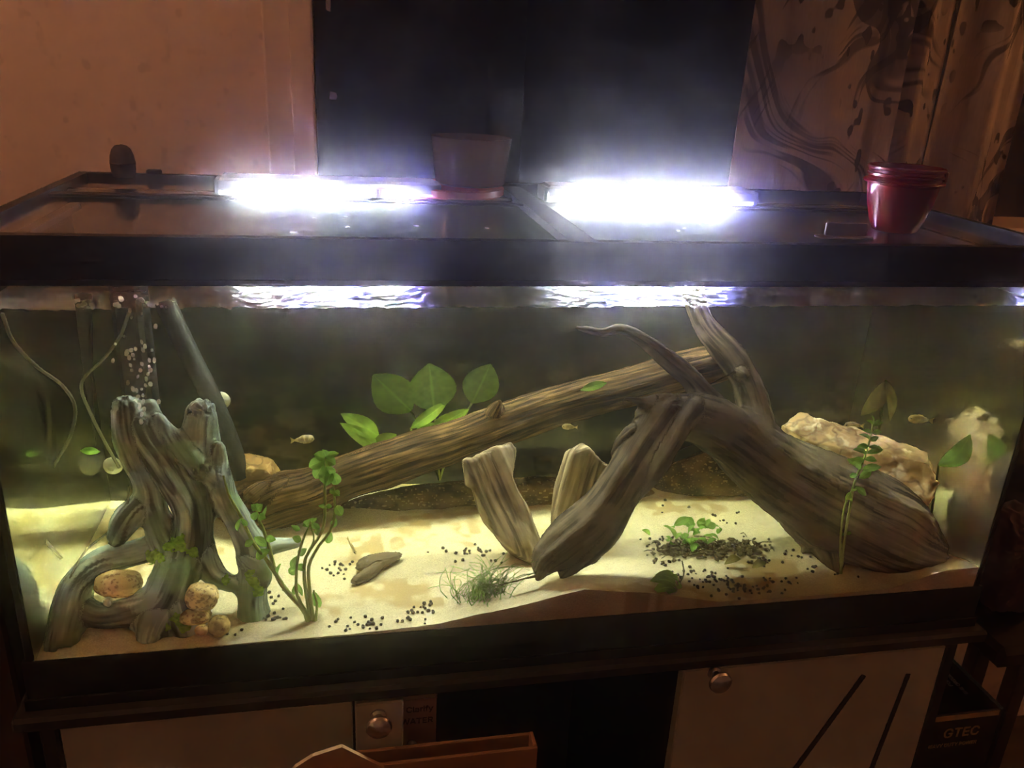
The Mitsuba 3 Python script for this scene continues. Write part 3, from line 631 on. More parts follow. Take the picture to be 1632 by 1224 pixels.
DW = [
    [(1060, 664, .135, 37), (1034, 702, .118, 35), (1004, 750, .102, 33), (972, 796, .088, 34), (935, 836, .072, 36), (900, 866, .058, 33), (872, 892, .045, 24), (857, 920, .036, 7)],
    [(985, 795, .085, 26), (957, 838, .072, 30), (927, 872, .060, 28), (908, 898, .052, 17), (895, 918, .046, 5)],
    [(960, 850, .078, 18), (940, 882, .068, 16)],
    [(1104, 650, .125, 17), (1092, 670, .106, 15), (1079, 694, .094, 15), (1062, 722, .085, 15), (1043, 752, .080, 13), (1024, 778, .080, 9), (1010, 794, .082, 4)],
    [(1028, 662, .132, 14), (1075, 655, .13, 21), (1122, 659, .132, 26), (1162, 682, .135, 32), (1205, 720, .13, 40)],
    [(1006, 688, .12, 12), (990, 704, .125, 9), (979, 722, .125, 5)],
    [(1045, 645, .135, 12), (1015, 638, .13, 6), (996, 636, .125, 3.5), (992, 646, .122, 1.5)],
    [(1050, 660, .135, 26), (1086, 664, .135, 33), (1130, 674, .14, 40), (1176, 702, .14, 46), (1220, 738, .13, 56), (1272, 772, .12, 65), (1330, 806, .108, 78), (1392, 836, .092, 79), (1444, 862, .066, 54), (1490, 880, .042, 20)],
    [(1280, 850, .10, 16), (1284, 870, .092, 6), (1279, 880, .088, 3)],
    [(1318, 870, .075, 24), (1330, 900, .055, 12), (1335, 920, .042, 4)],
    [(1380, 878, .05, 12), (1412, 892, .035, 11), (1440, 902, .03, 7)],
    [(1216, 728, .132, 36), (1211, 685, .145, 28), (1201, 640, .17, 25), (1186, 600, .195, 23), (1158, 560, .225, 24), (1128, 525, .25, 21), (1112, 495, .268, 19), (1104, 466, .28, 18)],
    [(1180, 594, .182, 9), (1186, 596, .172, 6)],
    [(1135, 640, .15, 18), (1100, 602, .165, 17), (1066, 573, .172, 15), (1038, 550, .178, 13), (1010, 532, .182, 11), (986, 524, .185, 9), (962, 530, .188, 8), (938, 526, .19, 7), (918, 522, .192, 3)],
]
w_thing('driftwood', limbs(DW, .0027, .0045, grain=.0010, lump=.004, freq=(10, 150), seed=30, taubin=3, ridge=.0045), 'mat_driftwood', 'large brown forked driftwood with a twisted root leg and a branch reaching the surface', 'driftwood')
LOG = [[(362, 818, .250, 15), (390, 812, .256, 29), (418, 810, .26, 37), (458, 795, .261, 42), (500, 783, .264, 39), (546, 763, .268, 35), (610, 741, .274, 37), (672, 720, .282, 35), (735, 700, .29, 32), (800, 676, .298, 33), (890, 645, .310, 33), (1000, 617, .311, 32), (1090, 592, .312, 31), (1165, 574, .313, 28)],
       [(788, 654, .286, 13), (796, 640, .28, 4)], [(404, 790, .235, 15), (420, 776, .24, 9)], [(395, 800, .24, 22), (425, 785, .246, 20), (452, 772, .25, 12)]]
log = w_thing('log', limbs(LOG, .0028, .004, grain=.0022, lump=.003, freq=(10, 150), seed=60, taubin=2), 'mat_log', 'long brown log slanting up from the sand to the upper right behind the forked driftwood', 'log')
w_thing('log', limbs([[(548, 808, .285, 7), (592, 802, .29, 16), (655, 796, .292, 22), (760, 790, .295, 25), (860, 787, .295, 27), (950, 794, .29, 30), (1010, 804, .285, 30), (1044, 806, .282, 20)]], .0034, .004, grain=.0015, lump=.004, freq=(30, 90), seed=70), 'mat_mulm', 'dark mulm covered log lying flat on the sand under the slanting log', 'log')
w_thing('log', limbs([[(1052, 778, .30, 18), (1092, 764, .30, 34), (1150, 756, .30, 40), (1215, 762, .30, 36), (1270, 775, .30, 22)]], .0038, .004, grain=.0015, lump=.006, freq=(30, 90), seed=75), 'mat_mulm', 'short rusty brown log showing under the arch of the forked driftwood', 'log')
w_thing('stump', plank([(737, 734), (744, 729), (752, 731), (764, 722), (790, 711), (813, 704), (821, 716), (820, 738), (815, 760), (822, 782), (838, 805), (848, 832), (859, 861), (862, 882), (852, 898), (838, 896), (815, 882), (790, 858), (771, 832), (759, 800), (751, 778), (742, 774)], .19, .105, .034, 80, grain=.0034), 'mat_stump', 'pale weathered slab of stump with deep vertical grain, leaning left under the slanting log', 'stump')
w_thing('stump', plank([(905, 722), (914, 714), (928, 708), (940, 712), (948, 722), (962, 735), (979, 743), (984, 752), (970, 752), (964, 768), (955, 800), (950, 850), (930, 880), (890, 880), (874, 862), (878, 820), (886, 780), (896, 748)], .185, .15, .034, 85, grain=.0026), 'mat_stump', 'pale pointed stump slab standing between the leaning slab and the root leg', 'stump')
BR = sand_at(598, 912)
p0, p1, p2, p3 = [sand_at(*q)+[0, 0, .007] for q in ((572, 912), (595, 903), (625, 896), (634, 893))]
w_thing('bark_piece', limbs([dict(p=[p0, p1, p2, p3], r=[.005, .014, .011, .009], flat=([0, 0, 1], 1.9)), dict(p=[sand_at(567, 930)+[0, 0, .004], sand_at(585, 922)+[0, 0, .006], sand_at(604, 910)+[0, 0, .008]], r=[.006, .007, .006])], .002, .002, grain=.0018, lump=.007, freq=(30, 150), seed=88, taubin=0, ridge=.005, ends=.014), 'mat_driftwood', 'small flat dark piece of bark lying on the open sand right of the stem plant', 'bark')

# ------------------------------------------------------------------ rocks and stones
def rocky(name, m, bsdf, label, category='rock'): return put(name, mikit.ply(m, bsdf, smooth=28), label=label, category=category)
rocky('rock', rock([(1245, 678, .24), (1275, 657, .25), (1300, 672, .24), (1368, 702, .19), (1386, 691, .19), (1422, 700, .16), (1478, 720, .11), (1492, 760, .09), (1480, 806, .08), (1455, 830, .09), (1330, 800, .18), (1262, 740, .24)], .17, .07, 3, .07), 'mat_rock', 'large pale orange rock behind the trunk end of the forked driftwood')
rocky('rock', rock([(318, 742), (356, 731), (396, 727), (434, 732), (451, 757), (432, 790), (405, 815), (350, 822), (318, 800)], .295, .05, 5, .07), 'mat_rock_brown', 'brown angular rock between the tree stump ornament and the low end of the slanting log')
def st(x, y, Y, rx, rz, seed, bsdf, label, name='stone', ry=None, tilt=0, group=None):
    c = at(x, y, Y); a, b = size(rx, c), size(rz, c)
    return put(name, mikit.ply(pebble(c, (a, ry or (a+b)*.45, b), seed, tilt), bsdf, smooth=True), label=label, category='stone')
st(189, 930, .062, 36, 19, 1, 'mat_stone', 'flat tan speckled stone wedged in the root loop of the ornament', tilt=.05)
st(322, 951, .030, 25, 22, 2, 'mat_stone', 'round tan stone, topmost of the little pile at the ornament foot', tilt=.3)
st(311, 981, .030, 25, 13, 3, 'mat_stone', 'flat tan stone in the middle of the little pile under the round one')
st(349, 997, .022, 17, 17, 4, 'mat_stone', 'blocky tan stone at the lower right of the little pile', tilt=-.6)
st(321, 1004, .012, 10, 8, 5, 'mat_stone', 'smallest tan stone at the bottom of the little pile')
st(338, 812, .16, 8, 13, 6, 'mat_stone', 'small orange stone in the gap of the ornament, beside its right root')
st(172, 959, .035, 7, 8, 7, 'mat_white_cup', 'tiny white pebble under the flat tan stone in the ornament', 'pebble')

# ------------------------------------------------------------------ plants
def leaf_mesh(base, tip, width, curl=.15, fold=.25, up=(0, 0, 1), n=9, shape=.9):
    """a leaf blade from base to tip: oval, folded along its rib and curling along its length; uv = (along, across)"""
    base, tip = np.asarray(base, float), np.asarray(tip, float); L = np.linalg.norm(tip-base); t = (tip-base)/L
    s = np.cross(t, up); s = s/np.linalg.norm(s) if np.linalg.norm(s) > 1e-4 else np.array([1., 0, 0]); nn = np.cross(s, t)
    u = np.linspace(0, 1, n); w = np.sin(np.pi*u**shape)**.75*width/2; w[0] = width*.06; w[-1] = width*.02
    c = base+t*(u*L)[:, None]+nn*(curl*L*np.sin(np.pi*u))[:, None]; v, uv = [], []
    for j, a in enumerate((-1, -.5, 0, .5, 1)):
        v.append(c+s*(a*w)[:, None]+nn*(fold*np.abs(a)*w)[:, None]); uv.append(np.stack([u, u*0+.5+.5*a], 1))
    return tm(np.stack(v, 1).reshape(-1, 3), quads(n, 5)), np.stack(uv, 1).reshape(-1, 2)
def add_leaf(parent, base, tip, width, bsdf='mat_leaf', **kw):
    m, uv = leaf_mesh(base, tip, width, **kw); return put('leaf', mikit.ply(m, bsdf, smooth=True, uv=uv), parent)
def stem_px(parent, pts, r0, r1, bsdf='mat_stem', n=18):
    p = spline([at(*q) for q in pts], n); put('stem', mikit.ply(sweep(p, np.linspace(r0, r1, n), 7), bsdf, smooth=True), parent); return p
def leafpx(parent, x, y, Y, dx, dy, w, dY=0., bsdf='mat_leaf', **kw):
    b = at(x, y, Y); t = at(x+dx, y+dy, Y+dY); add_leaf(parent, b, t, size(w, b), bsdf, **kw)

p1 = thing('stem_plant', 'pale green stem plant with small round leaves, standing in front of the ornament', 'plant')
stem_px(p1, [(494, 998, .03), (485, 972, .035), (459, 944, .04), (441, 917, .045), (433, 889, .048), (423, 852, .05), (412, 826, .05), (409, 812, .05)], .0040, .0014)
stem_px(p1, [(441, 917, .045), (423, 889, .047), (404, 865, .05), (383, 821, .052), (365, 789, .055), (356, 758, .058)], .0028, .0012)
stem_px(p1, [(496, 998, .032), (489, 951, .037), (485, 920, .04), (488, 886, .042), (512, 849, .045), (518, 815, .047), (517, 758, .05), (518, 730, .05)], .0026, .0014)
stem_px(p1, [(500, 997, .03), (496, 959, .035), (492, 925, .038), (493, 899, .04), (506, 873, .042), (527, 844, .044), (534, 813, .046), (531, 775, .048)], .0026, .0014)
stem_px(p1, [(502, 994, .03), (505, 964, .032), (500, 941, .035)], .0020, .0012)
stem_px(p1, [(498, 995, .032), (475, 951, .035), (472, 925, .037), (475, 889, .04), (483, 860, .042), (491, 842, .044), (496, 831, .045)], .0022, .0010)
stem_px(p1, [(488, 886, .042), (500, 860, .044), (495, 836, .045)], .0014, .0008)
for a in [(518, 734, -26, 10, 20), (518, 730, -18, -6, 18), (518, 728, -4, -12, 14), (518, 728, 22, -6, 12), (519, 732, 16, 8, 18), (516, 738, -14, 24, 20), (520, 742, 12, 16, 16), (519, 747, -2, 24, 18), (528, 752, -8, 22, 16), (530, 752, 8, 20, 17),
          (533, 782, -8, 2, 10), (533, 782, 8, 8, 12), (535, 806, 10, 16, 16), (519, 808, -12, -2, 7), (519, 806, 10, 2, 8), (526, 846, -4, 20, 14), (512, 850, -12, -4, 10), (530, 840, 6, -14, 11),
          (409, 812, -9, -8, 12), (409, 812, 10, -8, 15), (410, 816, -8, 12, 12), (412, 822, 12, 4, 13), (415, 830, 10, -24, 6), (424, 858, 16, 2, 12), (430, 876, -22, 14, 16), (425, 870, -20, -14, 14), (404, 862, -14, 8, 12), (384, 826, -6, 20, 8), (384, 826, 10, 12, 8),
          (478, 845, -14, -8, 9), (486, 838, 10, -12, 10), (480, 862, -14, -6, 12), (492, 836, -10, 2, 10), (496, 832, 10, -6, 10), (496, 836, 14, 6, 11), (474, 886, -10, 20, 13), (475, 884, 14, -10, 12), (474, 905, -14, 8, 14), (474, 900, 12, 10, 12), (472, 930, -6, 20, 8), (474, 930, 8, 20, 7), (500, 942, 10, 26, 15), (440, 915, 8, -18, 6)]:
    leafpx(p1, a[0], a[1], .046, a[2], a[3], a[4], rng.uniform(-.008, .008), curl=rng.uniform(.05, .2), up=(rng.uniform(-.3, .3), -.8, .6))
p2 = thing('stem_plant', 'slender green stem plant standing in front of the trunk of the forked driftwood', 'plant')
stem_px(p2, [(1340, 914, .024), (1345, 865, .026), (1354, 811, .028), (1362, 768, .03), (1373, 740, .03), (1382, 716, .03), (1389, 687, .03), (1391, 674, .03)], .0022, .0010)
stem_px(p2, [(1340, 914, .026), (1339, 867, .028), (1345, 811, .03), (1357, 782, .03), (1368, 750, .03)], .0018, .0010)
for a in [(1391, 678, -11, -8, 7), (1391, 676, -2, -14, 7), (1391, 678, 12, -10, 7), (1391, 679, 16, -6, 5), (1390, 690, -16, -4, 8), (1390, 690, 15, -2, 8), (1387, 700, -18, -8, 8), (1387, 702, 13, -6, 9), (1384, 712, -18, 0, 10), (1384, 712, 22, 4, 9), (1381, 722, -22, -6, 10), (1381, 722, 26, -6, 10), (1377, 732, -24, 6, 12), (1377, 732, 20, 2, 10), (1373, 746, -24, -14, 16), (1374, 748, 30, -4, 13), (1366, 756, -12, 4, 9), (1369, 762, 18, -14, 14), (1366, 775, -10, 8, 8), (1364, 776, 16, 14, 12), (1355, 784, -8, 14, 9), (1352, 792, 6, 8, 6), (1345, 853, -8, -4, 6), (1346, 852, 10, -4, 6), (1343, 866, -6, 8, 5)]:
    leafpx(p2, a[0], a[1], .029, a[2], a[3], a[4], rng.uniform(-.008, .008), curl=rng.uniform(.05, .2), up=(rng.uniform(-.3, .3), -.7, .7))
p3 = thing('sword_plant', 'bright green broad leaved plant growing behind the middle of the slanting log', 'plant')
for a in [(603, 695, -60, -36, 30, -.01), (600, 712, -58, -38, 25, -.02), (598, 714, 34, -22, 30, .0), (655, 682, 58, -42, 20, .01), (697, 678, 50, -26, 20, .0), (690, 684, 26, -26, 16, .0), (660, 690, 40, -14, 18, .01)]:
    leafpx(p3, a[0], a[1], .334, a[2], a[3], a[4], a[5], 'mat_leaf_bright', up=(.1, -.9, .45))
stem_px(p3, [(640, 765, .338), (622, 730, .337), (603, 695, .334)], .0025, .0018, n=8); stem_px(p3, [(640, 765, .338), (655, 720, .337), (655, 682, .334)], .0022, .0016, n=8); stem_px(p3, [(640, 765, .338), (680, 720, .337), (697, 678, .334)], .0022, .0016, n=8)
p4 = thing('broadleaf_plant', 'dim dark green plant with large leaves against the back, above the slanting log', 'plant')
for a in [(692, 655, -8, -76, 78), (655, 655, -60, -58, 66), (752, 642, 30, -62, 60)]:
    leafpx(p4, a[0], a[1], .3405, a[2], a[3], a[4], .0, 'mat_leaf', up=(0, -1, 0), curl=.02, fold=.05)
    stem_px(p4, [(a[0], a[1], .3405), ((a[0]+700)/2, (a[1]+740)/2, .341), (700, 765, .341)], .0018, .0022, n=8)
p5 = thing('broadleaf_plant', 'drooping olive leaves at the back above the pale orange rock', 'plant')
for a in [(1410, 608, -38, 54, 34, 'mat_leaf_old'), (1412, 606, 6, 66, 20, 'mat_leaf_old')]:
    leafpx(p5, a[0], a[1], .20, a[2], a[3], a[4], .006, a[5], up=(.1, -.95, .3), curl=.08)
stem_px(p5, [(1412, 606, .20), (1404, 660, .205), (1396, 720, .21)], .0016, .0022, n=8)
p6 = thing('broadleaf_plant', 'yellow green leaf right of the pale orange rock at the right pane', 'plant')
for a in [(1496, 742, 50, -50, 40)]: leafpx(p6, a[0], a[1], .075, a[2], a[3], a[4], -.012, 'mat_leaf', up=(.1, -.9, .4))
stem_px(p6, [(1496, 742, .075), (1488, 790, .08), (1480, 850, .085)], .0016, .002, n=8)
# grass tuft, creeping plant and loose leaves on the sand
def blades(px, py, n, hpx, seed, spread):
    r = rng_seed(seed); ms = []; c = sand_at(px, py)
    for _ in range(n):
        b = c+[r.normal(0, spread), r.normal(0, spread*.5), 0]; b[2] = float(sand_z(b[0], max(b[1], .005)))-.002; h = size(hpx, c)*r.uniform(.4, 1.1); d = np.array([r.normal(.12, .5), r.normal(0, .35), 1]); d /= np.linalg.norm(d); e = np.array([r.normal(.2, .6), r.normal(0, .4), r.uniform(-.2, .4)])
        ms.append(sweep(spline([b, b+d*h*.5, b+d*h*.8+e*h*.35, b+d*h*.8+e*h*.9], 8), np.linspace(.00055, .00025, 8), 4))
    return cat(ms)
g = thing('grass_tuft', 'fine green grass tuft growing on the sand left of the root leg', 'plant')
put('blade_tuft', mikit.ply(blades(766, 950, 150, 58, 5, .015), 'mat_grass', smooth=True), g, kind='stuff')
cr = thing('creeping_plant', 'low clump of dark green leaves on the shaded sand under the driftwood arch', 'plant')
r = rng_seed(44)
for i in range(46):
    c = sand_at(1098+r.normal(0, 20), 868+r.normal(0, 9))+[0, 0, abs(r.normal(0, .012))+.003]; d = np.array([r.normal(0, 1), r.normal(0, 1), r.uniform(.1, .9)]); d /= np.linalg.norm(d)
    add_leaf(cr, c, c+d*r.uniform(.009, .018), r.uniform(.006, .011), 'mat_leaf', curl=.15)
for x, y, dx, dy in ((1072, 846, 26, -12), (1078, 842, 28, 2), (1110, 848, 10, -14), (1118, 850, 10, -12), (1126, 850, 12, -6), (1104, 842, -16, -4)):
    b = sand_at(x, y+8)+[0, 0, .018]; t = b+at(x+dx, y+dy, b[1])-at(x, y, b[1]); add_leaf(cr, b, t, .012, 'mat_leaf', up=(0, -.6, .8))
dbm = []; r = rng_seed(46)
for i in range(420):
    u = r.uniform(-1, 1); x, y = 1130+u*80+r.normal(0, 10), 876+r.normal(0, 7)-u*2; c = sand_at(x, y); m = trimesh.creation.icosphere(0); m.apply_scale(r.uniform([.001, .001, .0006], [.006, .004, .0024])); m.apply_transform(trimesh.transformations.rotation_matrix(r.uniform(0, 3), [0, 0, 1])); m.apply_translation(c+[0, 0, .0012+r.uniform(0, .004)]); dbm.append(m)
for i in range(60):
    x, y = 1130+r.normal(0, 45), 876+r.normal(0, 7); c = sand_at(x, y)+[0, 0, .003]; e = c+[r.normal(0, .018), r.normal(0, .006), r.uniform(-.001, .006)]; dbm.append(sweep(spline([c, (c+e)/2+[0, 0, .004], e], 6), .0006, 4))
put('plant_litter', mikit.ply(cat(dbm), 'mat_debris', smooth=True), label='brown rotting plant litter on the sand around the dark clump', category='litter', kind='stuff')
lf = thing('loose_leaf', 'bright crumpled green leaf on a thin stalk, resting on the sand near the front', 'leaf')
for a in [(1078, 938, -42, -12, 30), (1078, 938, -34, -22, 26), (1076, 940, -36, 4, 22), (1080, 938, -14, -20, 20), (1078, 940, -24, 8, 16)]:
    b = sand_at(a[0], a[1]+2)+[0, 0, .002]; t = at(a[0]+a[2], a[1]+a[3], b[1]-.006); add_leaf(lf, b, t, size(a[4], b), 'mat_leaf_bright', up=(0, -.25, 1), curl=.2)
pp = sand_at(1078, 940)+[0, 0, .002]; qq = at(1087, 893, pp[1]+.02); put('stalk', mikit.ply(sweep(spline([pp, (pp+qq)/2+[.006, 0, 0], qq], 10), .0009, 5), 'mat_stem_old', smooth=True), lf)
def lone(x, y, Y, dx, dy, w, bsdf, label, **kw):
    k = thing('loose_leaf', label, 'leaf'); b = at(x, y, Y); t = at(x+dx, y+dy, Y+.005); m, uv = leaf_mesh(b, t, size(w, b), **kw)
    scene[k] = mikit.ply(m, bsdf, smooth=True, uv=uv)
lone(128, 718, .18, 32, 2, 13, 'mat_leaf', 'small green leaf adrift in the water left of the ornament', up=(0, -.8, .5))
lone(925, 622, .262, 42, -12, 14, 'mat_leaf', 'small green leaf stuck on the upper part of the slanting log', up=(0, -.8, .5))
def brown_leaf(x, y, dx, label):
    b = sand_at(x, y)+[0, 0, .004]; t = b+[dx, .004, .004]; k = thing('dead_leaf', label, 'leaf'); m, uv = leaf_mesh(b, t, .012, curl=.3, up=(0, -.4, .9)); scene[k] = mikit.ply(m, 'mat_leaf_old', smooth=True, uv=uv)
brown_leaf(1154, 903, .026, 'curled dead leaf on the sand right of the bright crumpled leaf'); brown_leaf(1198, 909, .022, 'curled dead leaf on the shaded sand near the trunk of the driftwood')

# ------------------------------------------------------------------ fish
def fish(x, y, Y, Lpx, heading, label, slim=.36, pitch=0.):
    c = at(x, y, Y); L = size(Lpx, c); k = thing('fish', label, 'fish')
    u = np.linspace(0, 1, 15); hgt = L*slim*.5*np.sin(np.pi*np.clip(u*.93+.03, 0, 1)**.72)**.85+L*.016; hgt[0] = L*.03; hgt[-1] = L*.045; wid = hgt*.5; wid[-1] = L*.012
    g = np.linspace(0, 2*np.pi, 15)[:-1]; v = np.stack([np.repeat(((u-.45)*-L*.8)[:, None], 14, 1), np.cos(g)*wid[:, None], np.sin(g)*hgt[:, None]], -1).reshape(-1, 3)
    f = quads(15, 14, close_v=True); i = np.arange(14); f = np.vstack([f, np.stack([i*0, i, (i+1) % 14], 1), np.stack([i*0+196, 196+(i+1) % 14, 196+i], 1)])
    R = trimesh.transformations.euler_matrix(0, pitch, heading, 'sxyz'); R[:3, 3] = c
    def P_(m): m = m.copy(); m.apply_transform(R); return m
    b = tm(v, f)
    if b.volume < 0: b.invert()
    put('body', mikit.ply(P_(b), 'mat_fish', smooth=True), k)
    def fin(pts): p = np.array([[a*L, .0, b*L] for a, b in pts]); n = len(p); return tm(np.vstack([p.mean(0), p]), [[0, 1+j, 1+(j+1) % n] for j in range(n)])
    put('tail_fin', mikit.ply(P_(fin([(-.42, .02), (-.62, .15), (-.58, 0), (-.62, -.15), (-.42, -.02)])), 'mat_fin'), k)
    put('dorsal_fin', mikit.ply(P_(fin([(.10, slim*.42), (.0, slim*.62), (-.16, slim*.55), (-.25, slim*.25)])), 'mat_fin'), k)
    for s in (-1, 1):
        e = trimesh.creation.icosphere(2, L*.03); e.apply_translation([L*.27, s*L*.06*slim/.36, L*.03]); put('eye', mikit.ply(P_(e), 'mat_eye', smooth=True), k)
fish(487, 700, .27, 38, 0.15, 'small tan fish hanging in the water left of the bright leaves, above the log'); fish(905, 680, .22, 26, 2.9, 'small pale fish right under the middle of the slanting log'); fish(1357, 678, .22, 34, 3.0, 'small dusky fish above the pale orange rock')
c = sand_at(566, 885); fish(562, 873, float(c[1]), 34, -1.1, 'slim tan fish close to the sand left of the bark piece', .22, .5); fish(1462, 668, .12, 40, 2.8, 'dim fish in the dark water above the right end of the rock')

# ------------------------------------------------------------------ equipment, tubing, bubbles
fl_ = thing('filter', 'black internal filter box hanging in the dark behind the ornament', 'filter')
q = at(214, 560, .30); a0, a1 = at(192, 600, .28), at(240, 600, .28); zb, zt = at(214, 735, .28)[2], .468
put('housing', mikit.ply(rbox(a0[0], a1[0], .27, .325, zb, zt, .006), 'mat_black_plastic'), fl_)
put('nozzle', mikit.ply(sweep([[a0[0]+.02, .268, zt-.02], [a0[0]+.02, .24, zt-.024]], [.009, .007], 12), 'mat_black_plastic', smooth=40), fl_)
put('pipe', mikit.ply(sweep(spline([at(262, 480, .30), at(300, 560, .29), at(340, 640, .28), at(372, 720, .275), at(378, 760, .275)], 30), .0135, 14), 'mat_tube_dark', smooth=40), label='dark grey pipe slanting down right of the filter', category='pipe')
put('pipe', mikit.ply(sweep(spline([at(132, 470, .315), at(136, 640, .315), at(146, 800, .315)], 20), .011, 14), 'mat_tube_dark', smooth=40), label='black upright pipe in the back left corner, left of the filter', category='pipe')
def sucker(x, y, Y, rp, label):
    c = at(x, y, Y); m = lathe([(0, 0), (1, .02), (.9, .25), (.5, .5), (.3, .75), (0, .8)], (0, 0, 0), 24); m.apply_scale(size(rp, c)); m.apply_transform(trimesh.transformations.rotation_matrix(np.pi/2, [1, 0, 0])); m.apply_translation(c)
    put('suction_cup', mikit.ply(m, 'mat_white_cup', smooth=35), label=label, category='suction cup')
sucker(180, 742, .325, 15, 'pale suction cup left of the ornament trunk, low on the dark back'); sucker(352, 638, .30, 15, 'pale suction cup on the slanting grey pipe')
def tube(pts, r, label): put('air_tube', mikit.ply(sweep(spline([at(*q) for q in pts], 60), r, 9), 'mat_tubing', smooth=True), label=label, category='tube')
tube([(4, 500, .06), (22, 545, .08), (60, 585, .10), (100, 615, .12), (120, 650, .13), (112, 695, .14), (90, 735, .15), (66, 775, .14), (56, 810, .12), (60, 845, .10), (78, 868, .085), (98, 890, .075)], .0021, 'clear air tube winding down the left end of the tank to the sand')
tube([(206, 497, .20), (192, 535, .20), (165, 572, .21), (136, 600, .22), (130, 622, .22), (145, 660, .23), (165, 700, .24), (190, 745, .25)], .0021, 'clear air tube bending behind the ornament beside the bubbles')
tube([(206, 775, .10), (204, 800, .10), (198, 820, .10), (170, 850, .10), (142, 872, .09), (122, 900, .075), (104, 940, .055)], .0014, 'thin clear tube arching over the left root of the ornament')
r = rng_seed(99); bub = trimesh.creation.icosphere(2)
BS = [(207, 495), (210, 505), (226, 500), (248, 520), (198, 536), (184, 548), (226, 545), (228, 558), (242, 558), (216, 556), (208, 582), (226, 580), (238, 584), (246, 574), (180, 575), (210, 590), (224, 590), (236, 596), (220, 600), (204, 610), (212, 620), (240, 612), (232, 614), (226, 620), (218, 622), (220, 632), (228, 640), (222, 645), (230, 652), (226, 660), (232, 668), (222, 650), (228, 630), (253, 640), (225, 672), (215, 640), (206, 570), (212, 566), (202, 562), (209, 558), (214, 572), (238, 574), (231, 552), (233, 604), (240, 590)]
bs = mikit.ply(bub, 'mat_bubble', smooth=True)
for x, y in BS:
    c = at(x, y, .12+r.uniform(-.012, .012)); s = size(r.uniform(1.8, 3.4), c)
    put('air_bubble', {**bs, 'to_world': T().translate(c.tolist()).rotate([0, 1, 0], r.uniform(-25, 25)).scale([s, s, s*r.uniform(1.1, 1.9)])}, label='small silvery air bubble rising from the tree stump ornament', category='bubble', group='bubbles rising from the ornament')

# ------------------------------------------------------------------ dark pellets on the sand
pel = trimesh.creation.icosphere(1); ps = mikit.ply(pel, 'mat_pellet', smooth=True)
CL = [(545, 902, 14, 9, 14, 'front'), (555, 908, 20, 8, 8, 'front'), (738, 880, 22, 7, 16, 'mid'), (770, 885, 24, 6, 14, 'mid'), (440, 957, 9, 8, 7, 'front'), (437, 986, 10, 3, 10, 'front'), (575, 994, 12, 4, 9, 'front'), (610, 996, 22, 7, 10, 'front'), (676, 968, 12, 8, 12, 'front'), (660, 984, 9, 6, 9, 'front'), (392, 1008, 16, 5, 3, 'front'), (540, 998, 10, 6, 4, 'front'),
      (1095, 918, 24, 8, 16, 'right'), (1135, 928, 22, 7, 26, 'right'), (1165, 938, 18, 8, 22, 'right'), (1210, 936, 20, 9, 16, 'right'), (1245, 930, 30, 8, 12, 'right'), (1060, 898, 22, 6, 8, 'right'), (1240, 893, 30, 7, 14, 'right'), (1180, 895, 34, 6, 8, 'right'), (1270, 880, 14, 5, 5, 'right'), (1060, 808, 16, 6, 4, 'right'), (1170, 825, 26, 8, 8, 'right'), (1050, 862, 16, 8, 14, 'right'), (1300, 915, 24, 8, 8, 'right')]
LB = ['by the stem plant tips, left of the bark piece', 'touching the left end of the bark piece', 'on the sand behind the grass tuft, farther left', 'close behind the top of the grass tuft', 'between the ornament foot and the stem plant', 'at the right foot of the ornament', 'in the front row right of the stem plant', 'in the middle of the front row near the frame', 'on the front sand left of the grass tuft', 'near the frame below the grass tuft, to its left', 'near the little stone pile at the front frame', 'just right of the stem plant foot',
      'just right of the bright crumpled leaf', 'in the dense band right of the bright leaf', 'in the dense band below the dead leaves', 'at the right end of the dense band', 'on the shaded sand before the trunk', 'on the sand above the bright crumpled leaf', 'between the dead leaves and the trunk', 'around the left dead leaf', 'at the tip of the trunk edge on lit sand', 'beside the end of the flat mulm log', 'on the lit sand under the arch', 'left of the dark leafy clump', 'at the foot of the right stem plant']
for i, (x, y, sx, sy, n, w) in enumerate(CL):
    for _ in range(n):
        c = sand_at(x+r.normal(0, sx), min(y+r.normal(0, sy), 1044-.081*(x-200)-8)); s = r.uniform(.0013, .0024)
        put('pellet', {**ps, 'to_world': T().translate((c+[0, 0, s*.6]).tolist()).rotate([0, 0, 1], r.uniform(0, 180)).scale([s*1.15, s, s*.9])}, label='small dark pellet '+LB[i], category='pellet', group='dark pellets '+LB[i])
# ------------------------------------------------------------------ on the lids and beside the tank
eg = thing('egg_timer', 'dark brown egg shaped case standing on the back left corner of the tank', 'egg shaped case')
c = on(198, 282, H+.001); s = size(19, c)
pr = [(0, 0), (.78, 0), (.86, .06), (.97, .6), (1.0, 1.05), (1.03, 1.1), (1.03, 1.16), (.99, 1.2), (.93, 1.75), (.75, 2.25), (.45, 2.55), (0, 2.65)]
put('lower_half', mikit.ply(lathe([(a*s, b*s) for a, b in pr[:6]]+[(0, 1.1*s)], c, 36), 'mat_egg', smooth=35), eg)
put('upper_half', mikit.ply(lathe([(0, 1.105*s)]+[(a*s, b*s) for a, b in pr[6:]], c, 36), 'mat_egg', smooth=35), eg)
c = on(250, 274, H+.0005); put('clip', mikit.ply(rbox(c[0]-.010, c[0]+.010, D-.012, D-.001, H-.0002, H+.006, .003), 'mat_frame'), label='small black clip on the back rim, right of the egg shaped case', category='clip')
